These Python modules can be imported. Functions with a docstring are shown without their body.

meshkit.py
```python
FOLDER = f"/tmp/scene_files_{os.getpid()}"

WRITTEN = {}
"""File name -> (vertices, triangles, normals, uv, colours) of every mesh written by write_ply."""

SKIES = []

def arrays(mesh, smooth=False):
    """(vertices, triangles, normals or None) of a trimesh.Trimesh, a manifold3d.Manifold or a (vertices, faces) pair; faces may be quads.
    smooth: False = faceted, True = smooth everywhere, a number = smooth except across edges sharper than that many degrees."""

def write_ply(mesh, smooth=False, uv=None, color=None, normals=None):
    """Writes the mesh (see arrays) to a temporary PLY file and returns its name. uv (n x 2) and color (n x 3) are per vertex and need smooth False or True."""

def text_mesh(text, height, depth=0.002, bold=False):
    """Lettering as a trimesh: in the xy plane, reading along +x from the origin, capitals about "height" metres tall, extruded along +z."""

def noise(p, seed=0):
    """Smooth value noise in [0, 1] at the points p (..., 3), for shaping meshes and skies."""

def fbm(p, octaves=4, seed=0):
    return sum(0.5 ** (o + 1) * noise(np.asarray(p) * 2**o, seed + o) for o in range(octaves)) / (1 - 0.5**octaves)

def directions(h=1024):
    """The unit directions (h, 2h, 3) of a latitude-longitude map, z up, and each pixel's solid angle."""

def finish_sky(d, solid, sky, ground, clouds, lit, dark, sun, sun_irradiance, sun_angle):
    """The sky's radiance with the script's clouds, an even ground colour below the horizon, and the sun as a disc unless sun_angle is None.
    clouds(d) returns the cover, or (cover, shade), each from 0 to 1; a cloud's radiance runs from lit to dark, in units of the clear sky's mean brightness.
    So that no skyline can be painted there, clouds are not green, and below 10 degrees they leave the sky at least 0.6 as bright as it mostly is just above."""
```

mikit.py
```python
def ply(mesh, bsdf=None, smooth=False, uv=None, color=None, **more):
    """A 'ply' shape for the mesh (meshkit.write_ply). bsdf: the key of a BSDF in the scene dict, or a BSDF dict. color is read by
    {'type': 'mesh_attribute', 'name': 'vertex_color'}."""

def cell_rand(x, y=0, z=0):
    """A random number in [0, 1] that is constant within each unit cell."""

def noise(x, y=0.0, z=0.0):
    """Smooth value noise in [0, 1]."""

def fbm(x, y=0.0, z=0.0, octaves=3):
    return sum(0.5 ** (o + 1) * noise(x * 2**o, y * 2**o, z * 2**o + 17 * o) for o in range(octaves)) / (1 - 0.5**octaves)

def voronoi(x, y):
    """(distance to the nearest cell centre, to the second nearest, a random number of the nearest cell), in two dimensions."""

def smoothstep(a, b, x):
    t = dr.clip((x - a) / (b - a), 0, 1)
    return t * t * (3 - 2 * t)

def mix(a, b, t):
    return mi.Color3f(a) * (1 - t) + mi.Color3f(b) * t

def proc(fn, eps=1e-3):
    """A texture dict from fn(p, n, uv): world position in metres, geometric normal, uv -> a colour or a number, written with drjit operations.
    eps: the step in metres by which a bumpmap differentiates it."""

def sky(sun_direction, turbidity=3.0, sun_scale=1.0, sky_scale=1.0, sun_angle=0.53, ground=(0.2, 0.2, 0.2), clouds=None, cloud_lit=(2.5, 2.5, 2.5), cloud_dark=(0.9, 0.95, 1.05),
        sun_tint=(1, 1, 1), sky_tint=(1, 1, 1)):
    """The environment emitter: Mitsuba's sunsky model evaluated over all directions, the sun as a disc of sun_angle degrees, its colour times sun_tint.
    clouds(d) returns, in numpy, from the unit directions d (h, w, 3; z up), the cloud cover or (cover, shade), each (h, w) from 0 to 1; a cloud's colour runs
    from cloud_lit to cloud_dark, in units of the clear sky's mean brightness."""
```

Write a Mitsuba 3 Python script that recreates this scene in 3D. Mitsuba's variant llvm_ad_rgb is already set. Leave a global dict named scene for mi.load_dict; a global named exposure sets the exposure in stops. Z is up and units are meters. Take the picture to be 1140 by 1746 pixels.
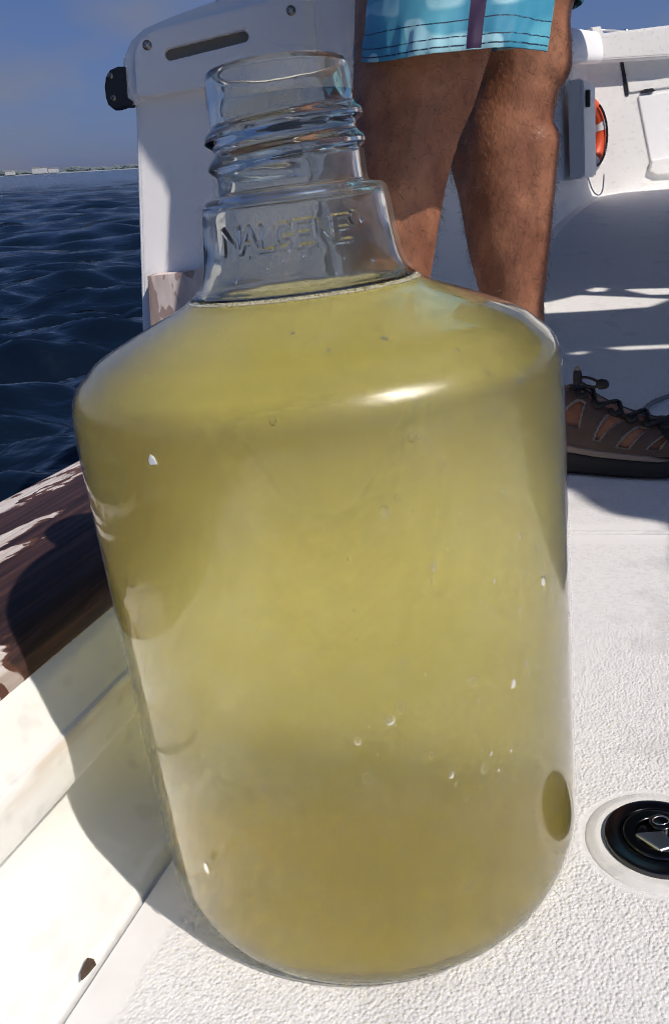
import math, random
import numpy as np, trimesh, mitsuba as mi, drjit as dr
import manifold3d as m3
from shapely.geometry import Polygon, LineString, Point, box as sbox
from shapely.ops import unary_union
import mikit, meshkit
from mikit import proc, noise, fbm, voronoi, cell_rand, smoothstep, mix

scene, labels = {}, {}
T = mi.ScalarTransform4f
rng = np.random.default_rng(11)
random.seed(11)

# ---------------------------------------------------------------- boat frame -> world (the boat heels about 5 degrees)
UP = np.array([0.0647, -0.0598, 0.9961]); UP /= np.linalg.norm(UP)
_ax = np.cross(UP, [0, 0, 1.0]); _s = np.linalg.norm(_ax); _ax /= _s
_K = np.array([[0, -_ax[2], _ax[1]], [_ax[2], 0, -_ax[0]], [-_ax[1], _ax[0], 0]])
BR = np.eye(3) + _s * _K + (1 - UP[2]) * _K @ _K          # takes UP to +z
BT = np.array([0.0, 0.0, 1.25])                           # the deck lies 1.25 m above the water
def world(p): return np.asarray(p, float) @ BR.T + BT
def boat(p):                                              # world point of a texture -> boat frame
    q = [p.x - float(BT[0]), p.y - float(BT[1]), p.z - float(BT[2])]
    return [sum(float(BR[j, i]) * q[j] for j in range(3)) for i in range(3)]
B4 = np.eye(4); B4[:3, :3] = BR; B4[:3, 3] = BT

# ---------------------------------------------------------------- camera
PITCH, ROLL, FPX, EYE = 0.3441, -0.1274, 1417.3, np.array([0, 0, 0.4161])
_f = np.array([0, math.cos(PITCH), -math.sin(PITCH)]); _u = np.array([0, math.sin(PITCH), math.cos(PITCH)]); _r = np.array([1.0, 0, 0])
_u2 = -math.sin(ROLL) * _r + math.cos(ROLL) * _u
scene['camera'] = {'type': 'perspective', 'fov_axis': 'y', 'fov': math.degrees(2 * math.atan(873 / FPX)),
                   'near_clip': 0.01, 'far_clip': 20000.0,
                   'to_world': T().look_at(origin=world(EYE).tolist(), target=(world(EYE + _f)).tolist(), up=(BR @ _u2).tolist())}

# ---------------------------------------------------------------- sky and sun
SAZ, SEL = math.radians(47), math.radians(46)
SUNB = np.array([math.sin(SAZ) * math.cos(SEL), -math.cos(SAZ) * math.cos(SEL), math.sin(SEL)])   # boat frame
SUN = BR @ SUNB
def cloud_cover(d):
    az = np.arctan2(d[..., 0], d[..., 1]); el = np.arcsin(np.clip(d[..., 2], -1, 1))
    q = np.stack([az * 5.0, el * 14.0, 0 * az], -1)
    n = meshkit.fbm(q + 3.7, 5, seed=4)
    band = np.clip(1.15 - el / 0.42, 0, 1)
    c = np.clip((n - 0.48) / 0.22, 0, 1) * 0.6 * band + 0.10 * np.clip(1 - el / 0.25, 0, 1)
    return np.clip(c, 0, 1), np.clip(0.35 + 0.9 * (meshkit.fbm(q * 1.7, 4, seed=9) - 0.4), 0, 1)
scene['sky'] = mikit.sky(SUN.tolist(), turbidity=6.0, sky_tint=(0.355, 0.445, 0.67), sun_tint=(1.03, 1.14, 1.36), clouds=cloud_cover, cloud_lit=(1.35, 1.32, 1.42), cloud_dark=(0.95, 0.95, 1.05))
exposure = 1.42

# ---------------------------------------------------------------- helpers
def lab(key, label, cat=None, group=None, kind=None):
    d = {'label': label}
    if cat: d['category'] = cat
    if group: d['group'] = group
    if kind: d['kind'] = kind
    labels[key] = d
def add(key, mesh, bsdf, smooth=35, **more):
    """One entry of the scene from a mesh (trimesh or (v, f)) in the boat frame."""
    v, f = (mesh.vertices, mesh.faces) if hasattr(mesh, 'faces') else mesh
    m = trimesh.Trimesh(world(v), np.asarray(f), process=False)
    scene[key] = mikit.ply(m, bsdf, smooth=smooth, **more)
def bs(key, one=False, **d):
    scene[key] = d if one or d['type'] in ('thindielectric', 'dielectric', 'roughdielectric', 'null', 'principledthin') else {'type': 'twosided', 'bsdf': d}
    return key
def rgb(*c): return {'type': 'rgb', 'value': list(c)}
def grid_faces(n, m, wrap_m=False, flip=False):
    i, j = np.meshgrid(np.arange(n - 1), np.arange(m if wrap_m else m - 1), indexing='ij')
    a = i * m + j; b = i * m + (j + 1) % m; c = (i + 1) * m + (j + 1) % m; d = (i + 1) * m + j
    f = np.concatenate([np.stack([a, b, c], -1).reshape(-1, 3), np.stack([a, c, d], -1).reshape(-1, 3)])
    return f[:, ::-1] if flip else f
def lathe(prof, c=(0, 0), n=128, flip=False):
    """Surface of revolution about a vertical axis; prof rows (r, z) from bottom to top, outward normals."""
    prof = np.asarray(prof, float); th = np.arange(n) * 2 * np.pi / n
    v = np.stack([c[0] + prof[:, :1] * np.cos(th), c[1] + prof[:, :1] * np.sin(th), np.repeat(prof[:, 1:], n, 1)], -1).reshape(-1, 3)
    return v, grid_faces(len(prof), n, True, flip)
def catmull(pts, n=8):
    """A smooth polyline through the points."""
    p = np.asarray(pts, float); p = np.vstack([2 * p[0] - p[1], p, 2 * p[-1] - p[-2]])
    t = np.linspace(0, 1, n, endpoint=False)[:, None]; out = []
    for k in range(1, len(p) - 2):
        a, b, c, d = p[k - 1:k + 3]
        out.append(0.5 * (2 * b + (c - a) * t + (2 * a - 5 * b + 4 * c - d) * t ** 2 + (3 * b - a - 3 * c + d) * t ** 3))
    return np.vstack(out + [p[-2:-1]])
G = np.array([0.35, 0.937, 0]); G /= np.linalg.norm(G)     # along the gunwale, away from the viewer
L = np.array([-G[1], G[0], 0])                             # outboard, to the left
def sl(s, l, z): return np.asarray(s)[..., None] * G + np.asarray(l)[..., None] * L + np.asarray(z)[..., None] * np.array([0, 0, 1.0])
def extrude_g(prof, s0, s1, n=60):
    """An open profile (l, z) carried along the gunwale."""
    prof = np.asarray(prof, float); s = np.linspace(s0, s1, n)
    v = sl(np.repeat(s[:, None], len(prof), 1), np.repeat(prof[None, :, 0], n, 0), np.repeat(prof[None, :, 1], n, 0)).reshape(-1, 3)
    return v, grid_faces(n, len(prof))
def hull_of(spheres):
    return m3.Manifold.batch_hull([m3.Manifold.sphere(float(r), 24).translate([float(x) for x in c]) for c, r in spheres])
def to_tm(man):
    m = man.to_mesh(); return trimesh.Trimesh(np.array(m.vert_properties)[:, :3], np.array(m.tri_verts), process=True)
def rbox(cx, cy, cz, sx, sy, sz, r=0.004, seg=16):
    """A box with rounded edges."""
    h = np.array([sx, sy, sz]) / 2 - r
    s = m3.Manifold.sphere(r, seg)
    return m3.Manifold.batch_hull([s.translate([cx + a * h[0], cy + b * h[1], cz + c * h[2]]) for a in (-1, 1) for b in (-1, 1) for c in (-1, 1)])
def tube_m(pts, r, n=8):
    p = np.asarray(pts, float); rr = np.broadcast_to(r, (len(p),))
    t = np.gradient(p, axis=0); t /= np.linalg.norm(t, axis=1, keepdims=True) + 1e-12
    a = np.cross(t[0], [0.3, 0.5, 0.81]); a /= np.linalg.norm(a); A = []
    for k in range(len(p)):
        a = a - t[k] * (a @ t[k]); a /= np.linalg.norm(a); A.append(a)
    A = np.array(A); Bn = np.cross(t, A); th = np.arange(n) * 2 * np.pi / n
    v = p[:, None] + rr[:, None, None] * (np.cos(th)[None, :, None] * A[:, None] + np.sin(th)[None, :, None] * Bn[:, None])
    f = grid_faces(len(p), n, True)
    v = np.vstack([v.reshape(-1, 3), p[:1], p[-1:]]); k = np.arange(n); k1 = (k + 1) % n; e = (len(p) - 1) * n
    f = np.vstack([f, np.stack([k1, k, 0 * k + len(v) - 2], 1), np.stack([e + k, e + k1, 0 * k + len(v) - 1], 1)])
    return trimesh.Trimesh(v, f, process=False)

# ================================================================ materials
def white_gel(p, n, uv):
    x, y, z = boat(p)
    d = fbm(x * 9, y * 9, z * 9, 3)
    s = smoothstep(0.62, 0.80, fbm(x * 60, y * 60, z * 60, 2))
    l = x * float(L[0]) + y * float(L[1]); sg = x * float(G[0]) + y * float(G[1])
    st = smoothstep(0.093, 0.108, z) * smoothstep(0.1145, 0.110, z) * smoothstep(0.347, 0.351, l) * smoothstep(0.358, 0.354, l) * smoothstep(0.3, 0.6, fbm(sg * 22, z * 90, 1.0, 3))
    c = mix((0.82, 0.82, 0.80), (0.77, 0.77, 0.745), d) * (1 - 0.10 * s)
    return mix(c, (0.50, 0.38, 0.26), 0.55 * st)
def gel_bump(p, n, uv):
    x, y, z = boat(p)
    return 0.0006 * fbm(x * 130, y * 130, z * 130, 2)
bs('gelcoat', type='bumpmap', arbitrary=proc(gel_bump, 5e-4), scale=1.0,
   bsdf={'type': 'principled', 'base_color': proc(white_gel), 'roughness': 0.38, 'specular': 0.45})
bs('gelcoat_smooth', type='principled', base_color=proc(white_gel), roughness=0.4, specular=0.45)
def nonskid_mask(x, y):
    l = x * float(L[0]) + y * float(L[1]); s = x * float(G[0]) + y * float(G[1])
    strip = smoothstep(0.006, 0.0, dr.abs(s - 1.009) - 0.030)
    margin = smoothstep(0.272, 0.277, l + 0.004 * (noise(s * 90) - 0.5))
    ring = smoothstep(0.0530, 0.0500, dr.sqrt(dr.square(x - 0.186) + dr.square(y - 0.437)) + 0.003 * (noise(x * 120, y * 120) - 0.5))
    return 1 - dr.maximum(dr.maximum(strip, margin), ring)
def nonskid_h(p, n, uv):
    x, y, z = boat(p)
    a = fbm(x * 330, y * 330, 0.5, 2); b = noise(x * 700, y * 700, 3.1)
    d1, d2, w = voronoi(x * 430 + 0.35 * noise(x * 200, y * 200, 1.0), y * 430 + 0.35 * noise(x * 200, y * 200, 9.0))
    bead = smoothstep(0.80, 0.12, d1) * (0.00015 + 0.00058 * w) + 0.00026 * b + 0.0001 * a
    return bead * nonskid_mask(x, y)
def deck_col(p, n, uv):
    x, y, z = boat(p)
    m = nonskid_mask(x, y)
    a = fbm(x * 330, y * 330, 0.5, 2)
    dirt = smoothstep(0.62, 0.8, fbm(x * 14 + 5, y * 14, 0, 4))
    speck = smoothstep(0.86, 0.90, noise(x * 520, y * 520, 7.7)) * m
    c = mix((0.72, 0.72, 0.715), (0.80, 0.80, 0.795), smoothstep(0.3, 0.6, a) * m + (1 - m))
    return c * (1 - 0.10 * dirt - 0.22 * speck)
bs('nonskid', type='bumpmap', arbitrary=proc(nonskid_h, 4e-4), scale=1.0,
   bsdf={'type': 'principled', 'base_color': proc(deck_col), 'roughness': 0.5, 'specular': 0.4})

# ================================================================ deck and coaming
def deck_z(y): t = np.maximum(np.asarray(y, float) - 1.4, 0); return 0.1 * t * t / (t + 0.4)     # the deck rises towards the bow
def make_deck():
    ys = np.concatenate([np.linspace(-2, -0.1, 8), np.linspace(0, 2.2, 70), np.linspace(2.3, 7, 30)])
    V = []
    for y in ys:
        for u in np.linspace(0, 1, 90):                   # the deck ends at the seam under the coaming
            xm = (0.3035 - y * L[1]) / L[0]
            x = xm + (4.2 - xm) * u ** 2.2
            V.append((x, y, deck_z(y)))
    return np.array(V), grid_faces(len(ys), 90, flip=True)
add('deck', make_deck(), 'nonskid', smooth=True)
lab('deck', 'white non-skid fibreglass deck of a small boat', kind='structure')

prof_low = catmull([(0.3065, -0.012), (0.3068, 0.0015), (0.3105, 0.0065), (0.318, 0.0085), (0.327, 0.0125), (0.345, 0.0195), (0.358, 0.0285), (0.366, 0.042), (0.3685, 0.056), (0.3675, 0.071), (0.3672, 0.0765)], 6)
add('coaming__lower_face', extrude_g(prof_low, -1.2, 1.5), 'gelcoat', smooth=True)
prof_mid = catmull([(0.372, 0.0745), (0.3560, 0.0740), (0.3525, 0.0765), (0.3505, 0.0840), (0.3495, 0.100), (0.3500, 0.1105), (0.3530, 0.1135), (0.366, 0.1140)], 6)
add('coaming__rub_strip', extrude_g(prof_mid, -1.2, 1.5), 'gelcoat_smooth', smooth=True)
prof_up = catmull([(0.3540, 0.1122), (0.3552, 0.116), (0.3600, 0.123), (0.3662, 0.136), (0.3700, 0.144), (0.376, 0.150)], 6)
add('coaming__upper_face', extrude_g(prof_up, -1.2, 1.5), 'gelcoat_smooth', smooth=True)
prof_hull = [(0.595, 0.155), (0.575, 0.0), (0.53, -0.5), (0.44, -1.6)]
add('coaming__hull_side', extrude_g(prof_hull, -1.2, 1.9), 'gelcoat_smooth', smooth=True)
labels['coaming'] = {'label': 'white moulded coaming stepping up from the deck to the wooden cap', 'category': 'coaming'}

def wood_col(p, n, uv):
    x, y, z = boat(p)
    l = x * float(L[0]) + y * float(L[1]); s = x * float(G[0]) + y * float(G[1])
    g = fbm(s * 7, l * 260, z * 200, 3); fine = noise(s * 30, l * 700, 1.3)
    base = mix((0.022, 0.012, 0.013), (0.062, 0.030, 0.027), smoothstep(0.3, 0.75, g)) * (0.75 + 0.5 * fine)
    n1 = fbm(s * 26 + 2.1 + l * 20, l * 44 + 5.3, 0.7, 4)
    rag = fbm(s * 110 + l * 60, l * 260, 0.3, 3) - 0.5
    def blob(s0, l0, rs, rl, tilt=0.0):
        a, c = s - s0, l - l0 - tilt * (s - s0)
        return dr.maximum(0, 1 - dr.square(a / rs) - dr.square(c / rl))
    e0 = 0.540 + 0.035 * (noise(s * 9, 3.3) - 0.5)
    edge = smoothstep(e0 - 0.02, e0 + 0.015, l) * smoothstep(0.602, 0.588, l + 0.012 * (noise(s * 30, 7.1) - 0.5)) * (0.55 + 0.6 * noise(s * 14, l * 30, 4.0))
    b = 1.12 * edge + 1.5 * blob(0.505, 0.497, 0.10, 0.013, -0.12) + 1.5 * blob(0.462, 0.476, 0.11, 0.012, -0.12) + 1.7 * blob(0.33, 0.385, 0.085, 0.030) + 0.9 * blob(0.70, 0.485, 0.02, 0.012)
    holes = smoothstep(0.48, 0.56, fbm(s * 42 + l * 40, l * 80, 2.2, 3))
    m = smoothstep(0.50, 0.56, n1 * 0.55 + 0.40 * b + 0.30 * rag - 0.22 * holes)
    bare = mix((0.60, 0.56, 0.53), (0.42, 0.35, 0.32), smoothstep(0.35, 0.7, g)) * (0.8 + 0.4 * fine)
    rim = smoothstep(0.40, 0.50, n1 * 0.55 + 0.40 * b + 0.30 * rag - 0.16 * holes) * (1 - m)
    c = mix(base, (0.13, 0.055, 0.035), 0.6 * rim)
    return mix(c, bare, m)
def wood_h(p, n, uv):
    x, y, z = boat(p)
    l = x * float(L[0]) + y * float(L[1]); s = x * float(G[0]) + y * float(G[1])
    return 0.0010 * fbm(s * 9, l * 300, z * 250, 3) + 0.0006 * fbm(s * 60, l * 60, z * 60, 2)
bs('old_wood', type='bumpmap', arbitrary=proc(wood_h, 4e-4), scale=1.0,
   bsdf={'type': 'principled', 'base_color': proc(wood_col), 'roughness': 0.55, 'specular': 0.4})
prof_wood = catmull([(0.39, 0.146), (0.3765, 0.1495), (0.3755, 0.1555), (0.3785, 0.1650), (0.3880, 0.1725), (0.402, 0.1775), (0.44, 0.1855), (0.50, 0.1915), (0.55, 0.1910), (0.585, 0.1860), (0.601, 0.177), (0.606, 0.165), (0.600, 0.153), (0.57, 0.150)], 6)
add('gunwale_cap', extrude_g(prof_wood, -1.2, 1.32, 120), 'old_wood', smooth=True)
lab('gunwale_cap', 'dark brown wooden gunwale cap with peeling varnish showing grey bare wood', 'gunwale')

# ================================================================ carboy
BC = np.array([-0.0009, 0.4856])
def body_profile():
    a = np.linspace(0, np.pi / 2, 24)
    p = [(0.001, 0.0012), (0.06, 0.0012)]
    p += [(0.128 + 0.0118 * math.sin(t), 0.001 + 0.0338 * (1 - math.cos(t))) for t in a]
    p += [(0.1399, z) for z in np.linspace(0.05, 0.28, 10)]
    p = catmull(p + [(0.1399, 0.3095), (0.1385, 0.3312), (0.1345, 0.3406), (0.1280, 0.3469), (0.1205, 0.3531), (0.1050, 0.3606), (0.0840, 0.3694), (0.0715, 0.3745), (0.0645, 0.3792)], 8)
    d = np.concatenate([[0], np.cumsum(np.linalg.norm(np.diff(p, axis=0), axis=1))]); u = np.linspace(0, d[-1], 460)
    q = np.stack([np.interp(u, d, p[:, 0]), np.interp(u, d, p[:, 1])], 1); k = np.hanning(9); k /= k.sum()
    e = np.vstack([q[0] + (q[0] - q[1]) * np.arange(4, 0, -1)[:, None], q, q[-1] + (q[-1] - q[-2]) * np.arange(1, 5)[:, None]])
    return np.stack([np.convolve(e[:, i], k, 'valid') for i in (0, 1)], 1)
BP = body_profile()
_v, _fc = lathe(BP, BC, 640)                              # the wall is faintly wavy, so that it glints
_n = (_v - [BC[0], BC[1], 0]) * [1, 1, 0]; _n /= np.linalg.norm(_n, axis=1, keepdims=True) + 1e-9
_w = np.clip((_v[:, 2] - 0.01) / 0.02, 0, 1)
_v = _v + _n * (_w * (5e-5 * (meshkit.fbm(_v * 240, 2, 3) - 0.5) + 2.4e-4 * (meshkit.noise(_v * [22, 22, 9], 5) - 0.5)))[:, None]
add('plastic_carboy__body', (_v, _fc), 'shell', smooth=True)
bs('shell', type='thindielectric', int_ior=1.22)
# scuffed outer face: a very thin worn film that spreads the highlights
def scuff(p, n, uv):
    x, y, z = boat(p)
    st = smoothstep(0.70, 0.86, noise(x * 420 + z * 160, y * 420, z * 60)) + smoothstep(0.74, 0.88, noise(x * 70, y * 70, z * 700))
    return dr.clip(0.004 + 0.034 * smoothstep(0.35, 0.75, fbm(x * 45, y * 45, z * 45, 4)) + 0.045 * st * fbm(x * 20, y * 20, z * 20, 2), 0, 0.2)
bs('scuffs', one=True, type='mask', opacity=proc(scuff), nested={'type': 'twosided', 'bsdf': {'type': 'roughconductor', 'material': 'none', 'alpha': 0.10, 'specular_reflectance': rgb(0.8, 0.8, 0.78)}})
_sp = BP[(BP[:, 1] > 0.02) & (BP[:, 1] < 0.377)]
_v, _fc = lathe(_sp + [0.0007, 0], BC, 720)
_n = (_v - [BC[0], BC[1], 0]) * [1, 1, 0]; _n /= np.linalg.norm(_n, axis=1, keepdims=True) + 1e-9
_v = _v + _n * (1.2e-5 * (meshkit.noise(_v * 330, 3) - 0.5) + 3.5e-5 * (meshkit.noise(_v * 110, 7) - 0.5))[:, None]
add('plastic_carboy__scuffs', (_v, _fc), 'scuffs', smooth=True)
labels['plastic_carboy__scuffs'] = {'label': 'fine wear and scuffs on the outer face of the carboy'}
SURF = 0.3775
SC, ALPHA = 9.5, 0.17
off = BP.copy(); t = np.gradient(BP, axis=0); nn = np.stack([t[:, 1], -t[:, 0]], 1); nn /= np.linalg.norm(nn, axis=1, keepdims=True)
off = BP - 0.0016 * nn; off[0] = (0.0, 0.003); off[:, 1] = np.maximum(off[:, 1], 0.0028)
off = off[off[:, 1] < SURF]
off = np.vstack([off, [(off[-1, 0] - 0.001, SURF), (0.03, SURF), (0.0, SURF)]])
add('plastic_carboy__liquid', lathe(off, BC, 192), 'liquid', smooth=40, interior={'type': 'ref', 'id': 'liquid_medium'})
scene['liquid_medium'] = {'type': 'homogeneous', 'sigma_t': rgb(0.405, 0.445, 0.96), 'scale': SC, 'albedo': rgb(0.805, 0.72, 0.30), 'phase': {'type': 'hg', 'g': 0.25}}
bs('liquid', type='roughdielectric', int_ior=1.34, alpha=ALPHA, distribution='ggx')
_sp = np.concatenate([np.linspace(0.001, 0.1135, 40), [0.1145]])
_sv, _sf = lathe(np.stack([_sp, 0 * _sp + 0.0045], 1), BC, 120, flip=True)
_sv[:, 2] += 0.0042 * np.clip(meshkit.fbm(_sv * [34, 34, 0], 4, 12) - 0.35, 0, 1) * np.clip((0.1135 - np.hypot(_sv[:, 0] - BC[0], _sv[:, 1] - BC[1])) / 0.02, 0, 1)
bs('sediment', type='principled', base_color=proc(lambda p, n, uv: mix((0.95, 0.80, 0.20), (0.72, 0.58, 0.13), smoothstep(0.45, 0.7, fbm(p.x * 38, p.y * 38, 0.4, 4)))), roughness=0.9)
add('plastic_carboy__sediment', (_sv, _sf), 'sediment', smooth=True)
labels['plastic_carboy__sediment'] = {'label': 'golden settled matter at the bottom of the liquid'}
labels['plastic_carboy'] = {'label': 'big clear plastic carboy filled with cloudy yellow green liquid, open threaded neck', 'category': 'bottle'}

# neck: one solid wall of clear plastic, its thread and its raised lettering shaped into the outer face
STROKES = []
def letter(x, pts, w): STROKES.append(np.array([(x + a * w, b) for a, b in pts], float))
def arc(cx, cy, rx, ry, a0, a1, n=14): return [(cx + rx * math.cos(t), cy + ry * math.sin(t)) for t in np.radians(np.linspace(a0, a1, n))]
xs_, wd = [-135.5, -122.5, -110.3, -101.8, -90.6, -79.4, -67.8], [11.5, 10.5, 7.0, 9.0, 8.5, 10.0, 8.0]
letter(xs_[0], [(0, 0), (0, 1), (1, 0), (1, 1)], wd[0]); letter(xs_[1], [(0, 0), (.5, 1), (1, 0)], wd[1]); letter(xs_[1], [(.2, .36), (.8, .36)], wd[1])
letter(xs_[2], [(0, 1), (0, 0), (1, 0)], wd[2]); letter(xs_[3], arc(.5, .5, .5, .5, 45, 330) + [(1, .45), (.55, .45)], wd[3])
letter(xs_[4], [(1, 1), (0, 1), (0, 0), (1, 0)], wd[4]); letter(xs_[4], [(0, .52), (.8, .52)], wd[4])
letter(xs_[5], [(0, 0), (0, 1), (1, 0), (1, 1)], wd[5]); letter(xs_[6], [(1, 1), (0, 1), (0, 0), (1, 0)], wd[6]); letter(xs_[6], [(0, .52), (.8, .52)], wd[6])
letter(-58.0, arc(.5, .88, .5, .20, 0, 360), 4.0); letter(-58.0, [(.35, .78), (.35, .98), (.62, .93), (.35, .88), (.65, .78)], 4.0)
def emboss(th, z):
    """Height of the lettering above the collar, th in degrees."""
    z0, hgt, k = 0.4020, 0.0118, 0.0522 * math.pi / 180
    P = np.stack([th * k, (z - z0)], -1); d = np.full(P.shape[:-1], 9.0)
    near = (th > -140) & (th < -50) & (z > 0.399) & (z < 0.418)
    Q = P[near]; dd = np.full(len(Q), 9.0)
    for st in STROKES:
        st = st * [k, hgt]
        for a, b in zip(st[:-1], st[1:]):
            ab = b - a; t = np.clip(((Q - a) @ ab) / (ab @ ab + 1e-15), 0, 1)
            dd = np.minimum(dd, np.linalg.norm(Q - a - t[:, None] * ab, axis=1))
    d[near] = dd
    x = np.clip((0.00150 - d) / 0.0008, 0, 1)
    return 0.0021 * x * x * (3 - 2 * x)
def neck_mesh():
    th = np.concatenate([np.linspace(-160, -20, 560, endpoint=False), np.linspace(-20, 200, 150, endpoint=False)]); n = len(th)
    prof = catmull([(0.0632, 0.3799), (0.0607, 0.3818), (0.0572, 0.3852), (0.0547, 0.3910), (0.0532, 0.3980), (0.0519, 0.4070), (0.0507, 0.4170), (0.0499, 0.4230), (0.0488, 0.4266), (0.0466, 0.4288), (0.0430, 0.4294), (0.0402, 0.4302), (0.0393, 0.4330), (0.0389, 0.4400), (0.0386, 0.4520), (0.0386, 0.4650), (0.0384, 0.4740), (0.0376, 0.4830), (0.0370, 0.4872), (0.0365, 0.4894), (0.0356, 0.4904), (0.0345, 0.4903)], 10)
    # resample evenly, finer over the lettering and the thread
    d = np.concatenate([[0], np.cumsum(np.linalg.norm(np.diff(prof, axis=0), axis=1))])
    w = np.interp(prof[:, 1], [0.365, 0.398, 0.400, 0.416, 0.419, 0.436, 0.440, 0.475, 0.478, 0.492], [1, 1, 2.6, 2.6, 1, 1, 2.2, 2.2, 1, 1.5])
    cum = np.concatenate([[0], np.cumsum(np.diff(d) * 0.5 * (w[1:] + w[:-1]))])
    u = np.interp(np.linspace(0, cum[-1], 280), cum, d); prof = np.stack([np.interp(u, d, prof[:, 0]), np.interp(u, d, prof[:, 1])], 1)
    TH, Z = np.meshgrid(th, prof[:, 1]); Rr = np.repeat(prof[:, :1], n, 1).copy()
    Rr += emboss(TH, Z)
    ph = (TH + 90) / 360.0
    for k in (-2, -1, 0, 1):                              # thread turns
        tau = ph + k; act = np.clip((tau + 1.55) / 0.06, 0, 1) * np.clip((0.62 - tau) / 0.06, 0, 1)
        q = (Z - (0.4608 + 0.0132 * tau)) / np.where(Z > 0.4608 + 0.0132 * tau, 0.0062, 0.0052)
        b = np.clip(1.15 * (1 - np.abs(q)), 0, 1); b = b * b * (3 - 2 * b)
        Rr += 0.0042 * b * act
    Rr += 0.00010 * (meshkit.noise(np.stack([TH / 9, Z * 160, 0 * Z], -1)) - 0.5)
    inn = catmull([(0.0334, 0.4896), (0.0331, 0.4870), (0.0340, 0.4800), (0.0350, 0.4700), (0.0353, 0.4500), (0.0357, 0.4350), (0.0366, 0.4290), (0.0390, 0.4262), (0.0430, 0.4256), (0.0455, 0.4246), (0.0466, 0.4222), (0.0475, 0.4150), (0.0489, 0.4060), (0.0510, 0.3980), (0.0531, 0.3906), (0.0560, 0.3845), (0.0600, 0.3809), (0.0626, 0.3792)], 5)
    allr = np.vstack([Rr, np.repeat(inn[:, :1], n, 1)]); allz = np.concatenate([prof[:, 1], inn[:, 1]])
    ca, sa = np.cos(np.radians(th)), np.sin(np.radians(th))
    v = np.stack([BC[0] + allr * ca, BC[1] + allr * sa, np.repeat(allz[:, None], n, 1)], -1).reshape(-1, 3)
    f = grid_faces(len(allz), n, True); j = np.arange(n); j1 = (j + 1) % n; e = (len(allz) - 1) * n
    f = np.vstack([f, np.stack([e + j, e + j1, j1], 1), np.stack([e + j, j1, j], 1)])
    return v, f
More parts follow.
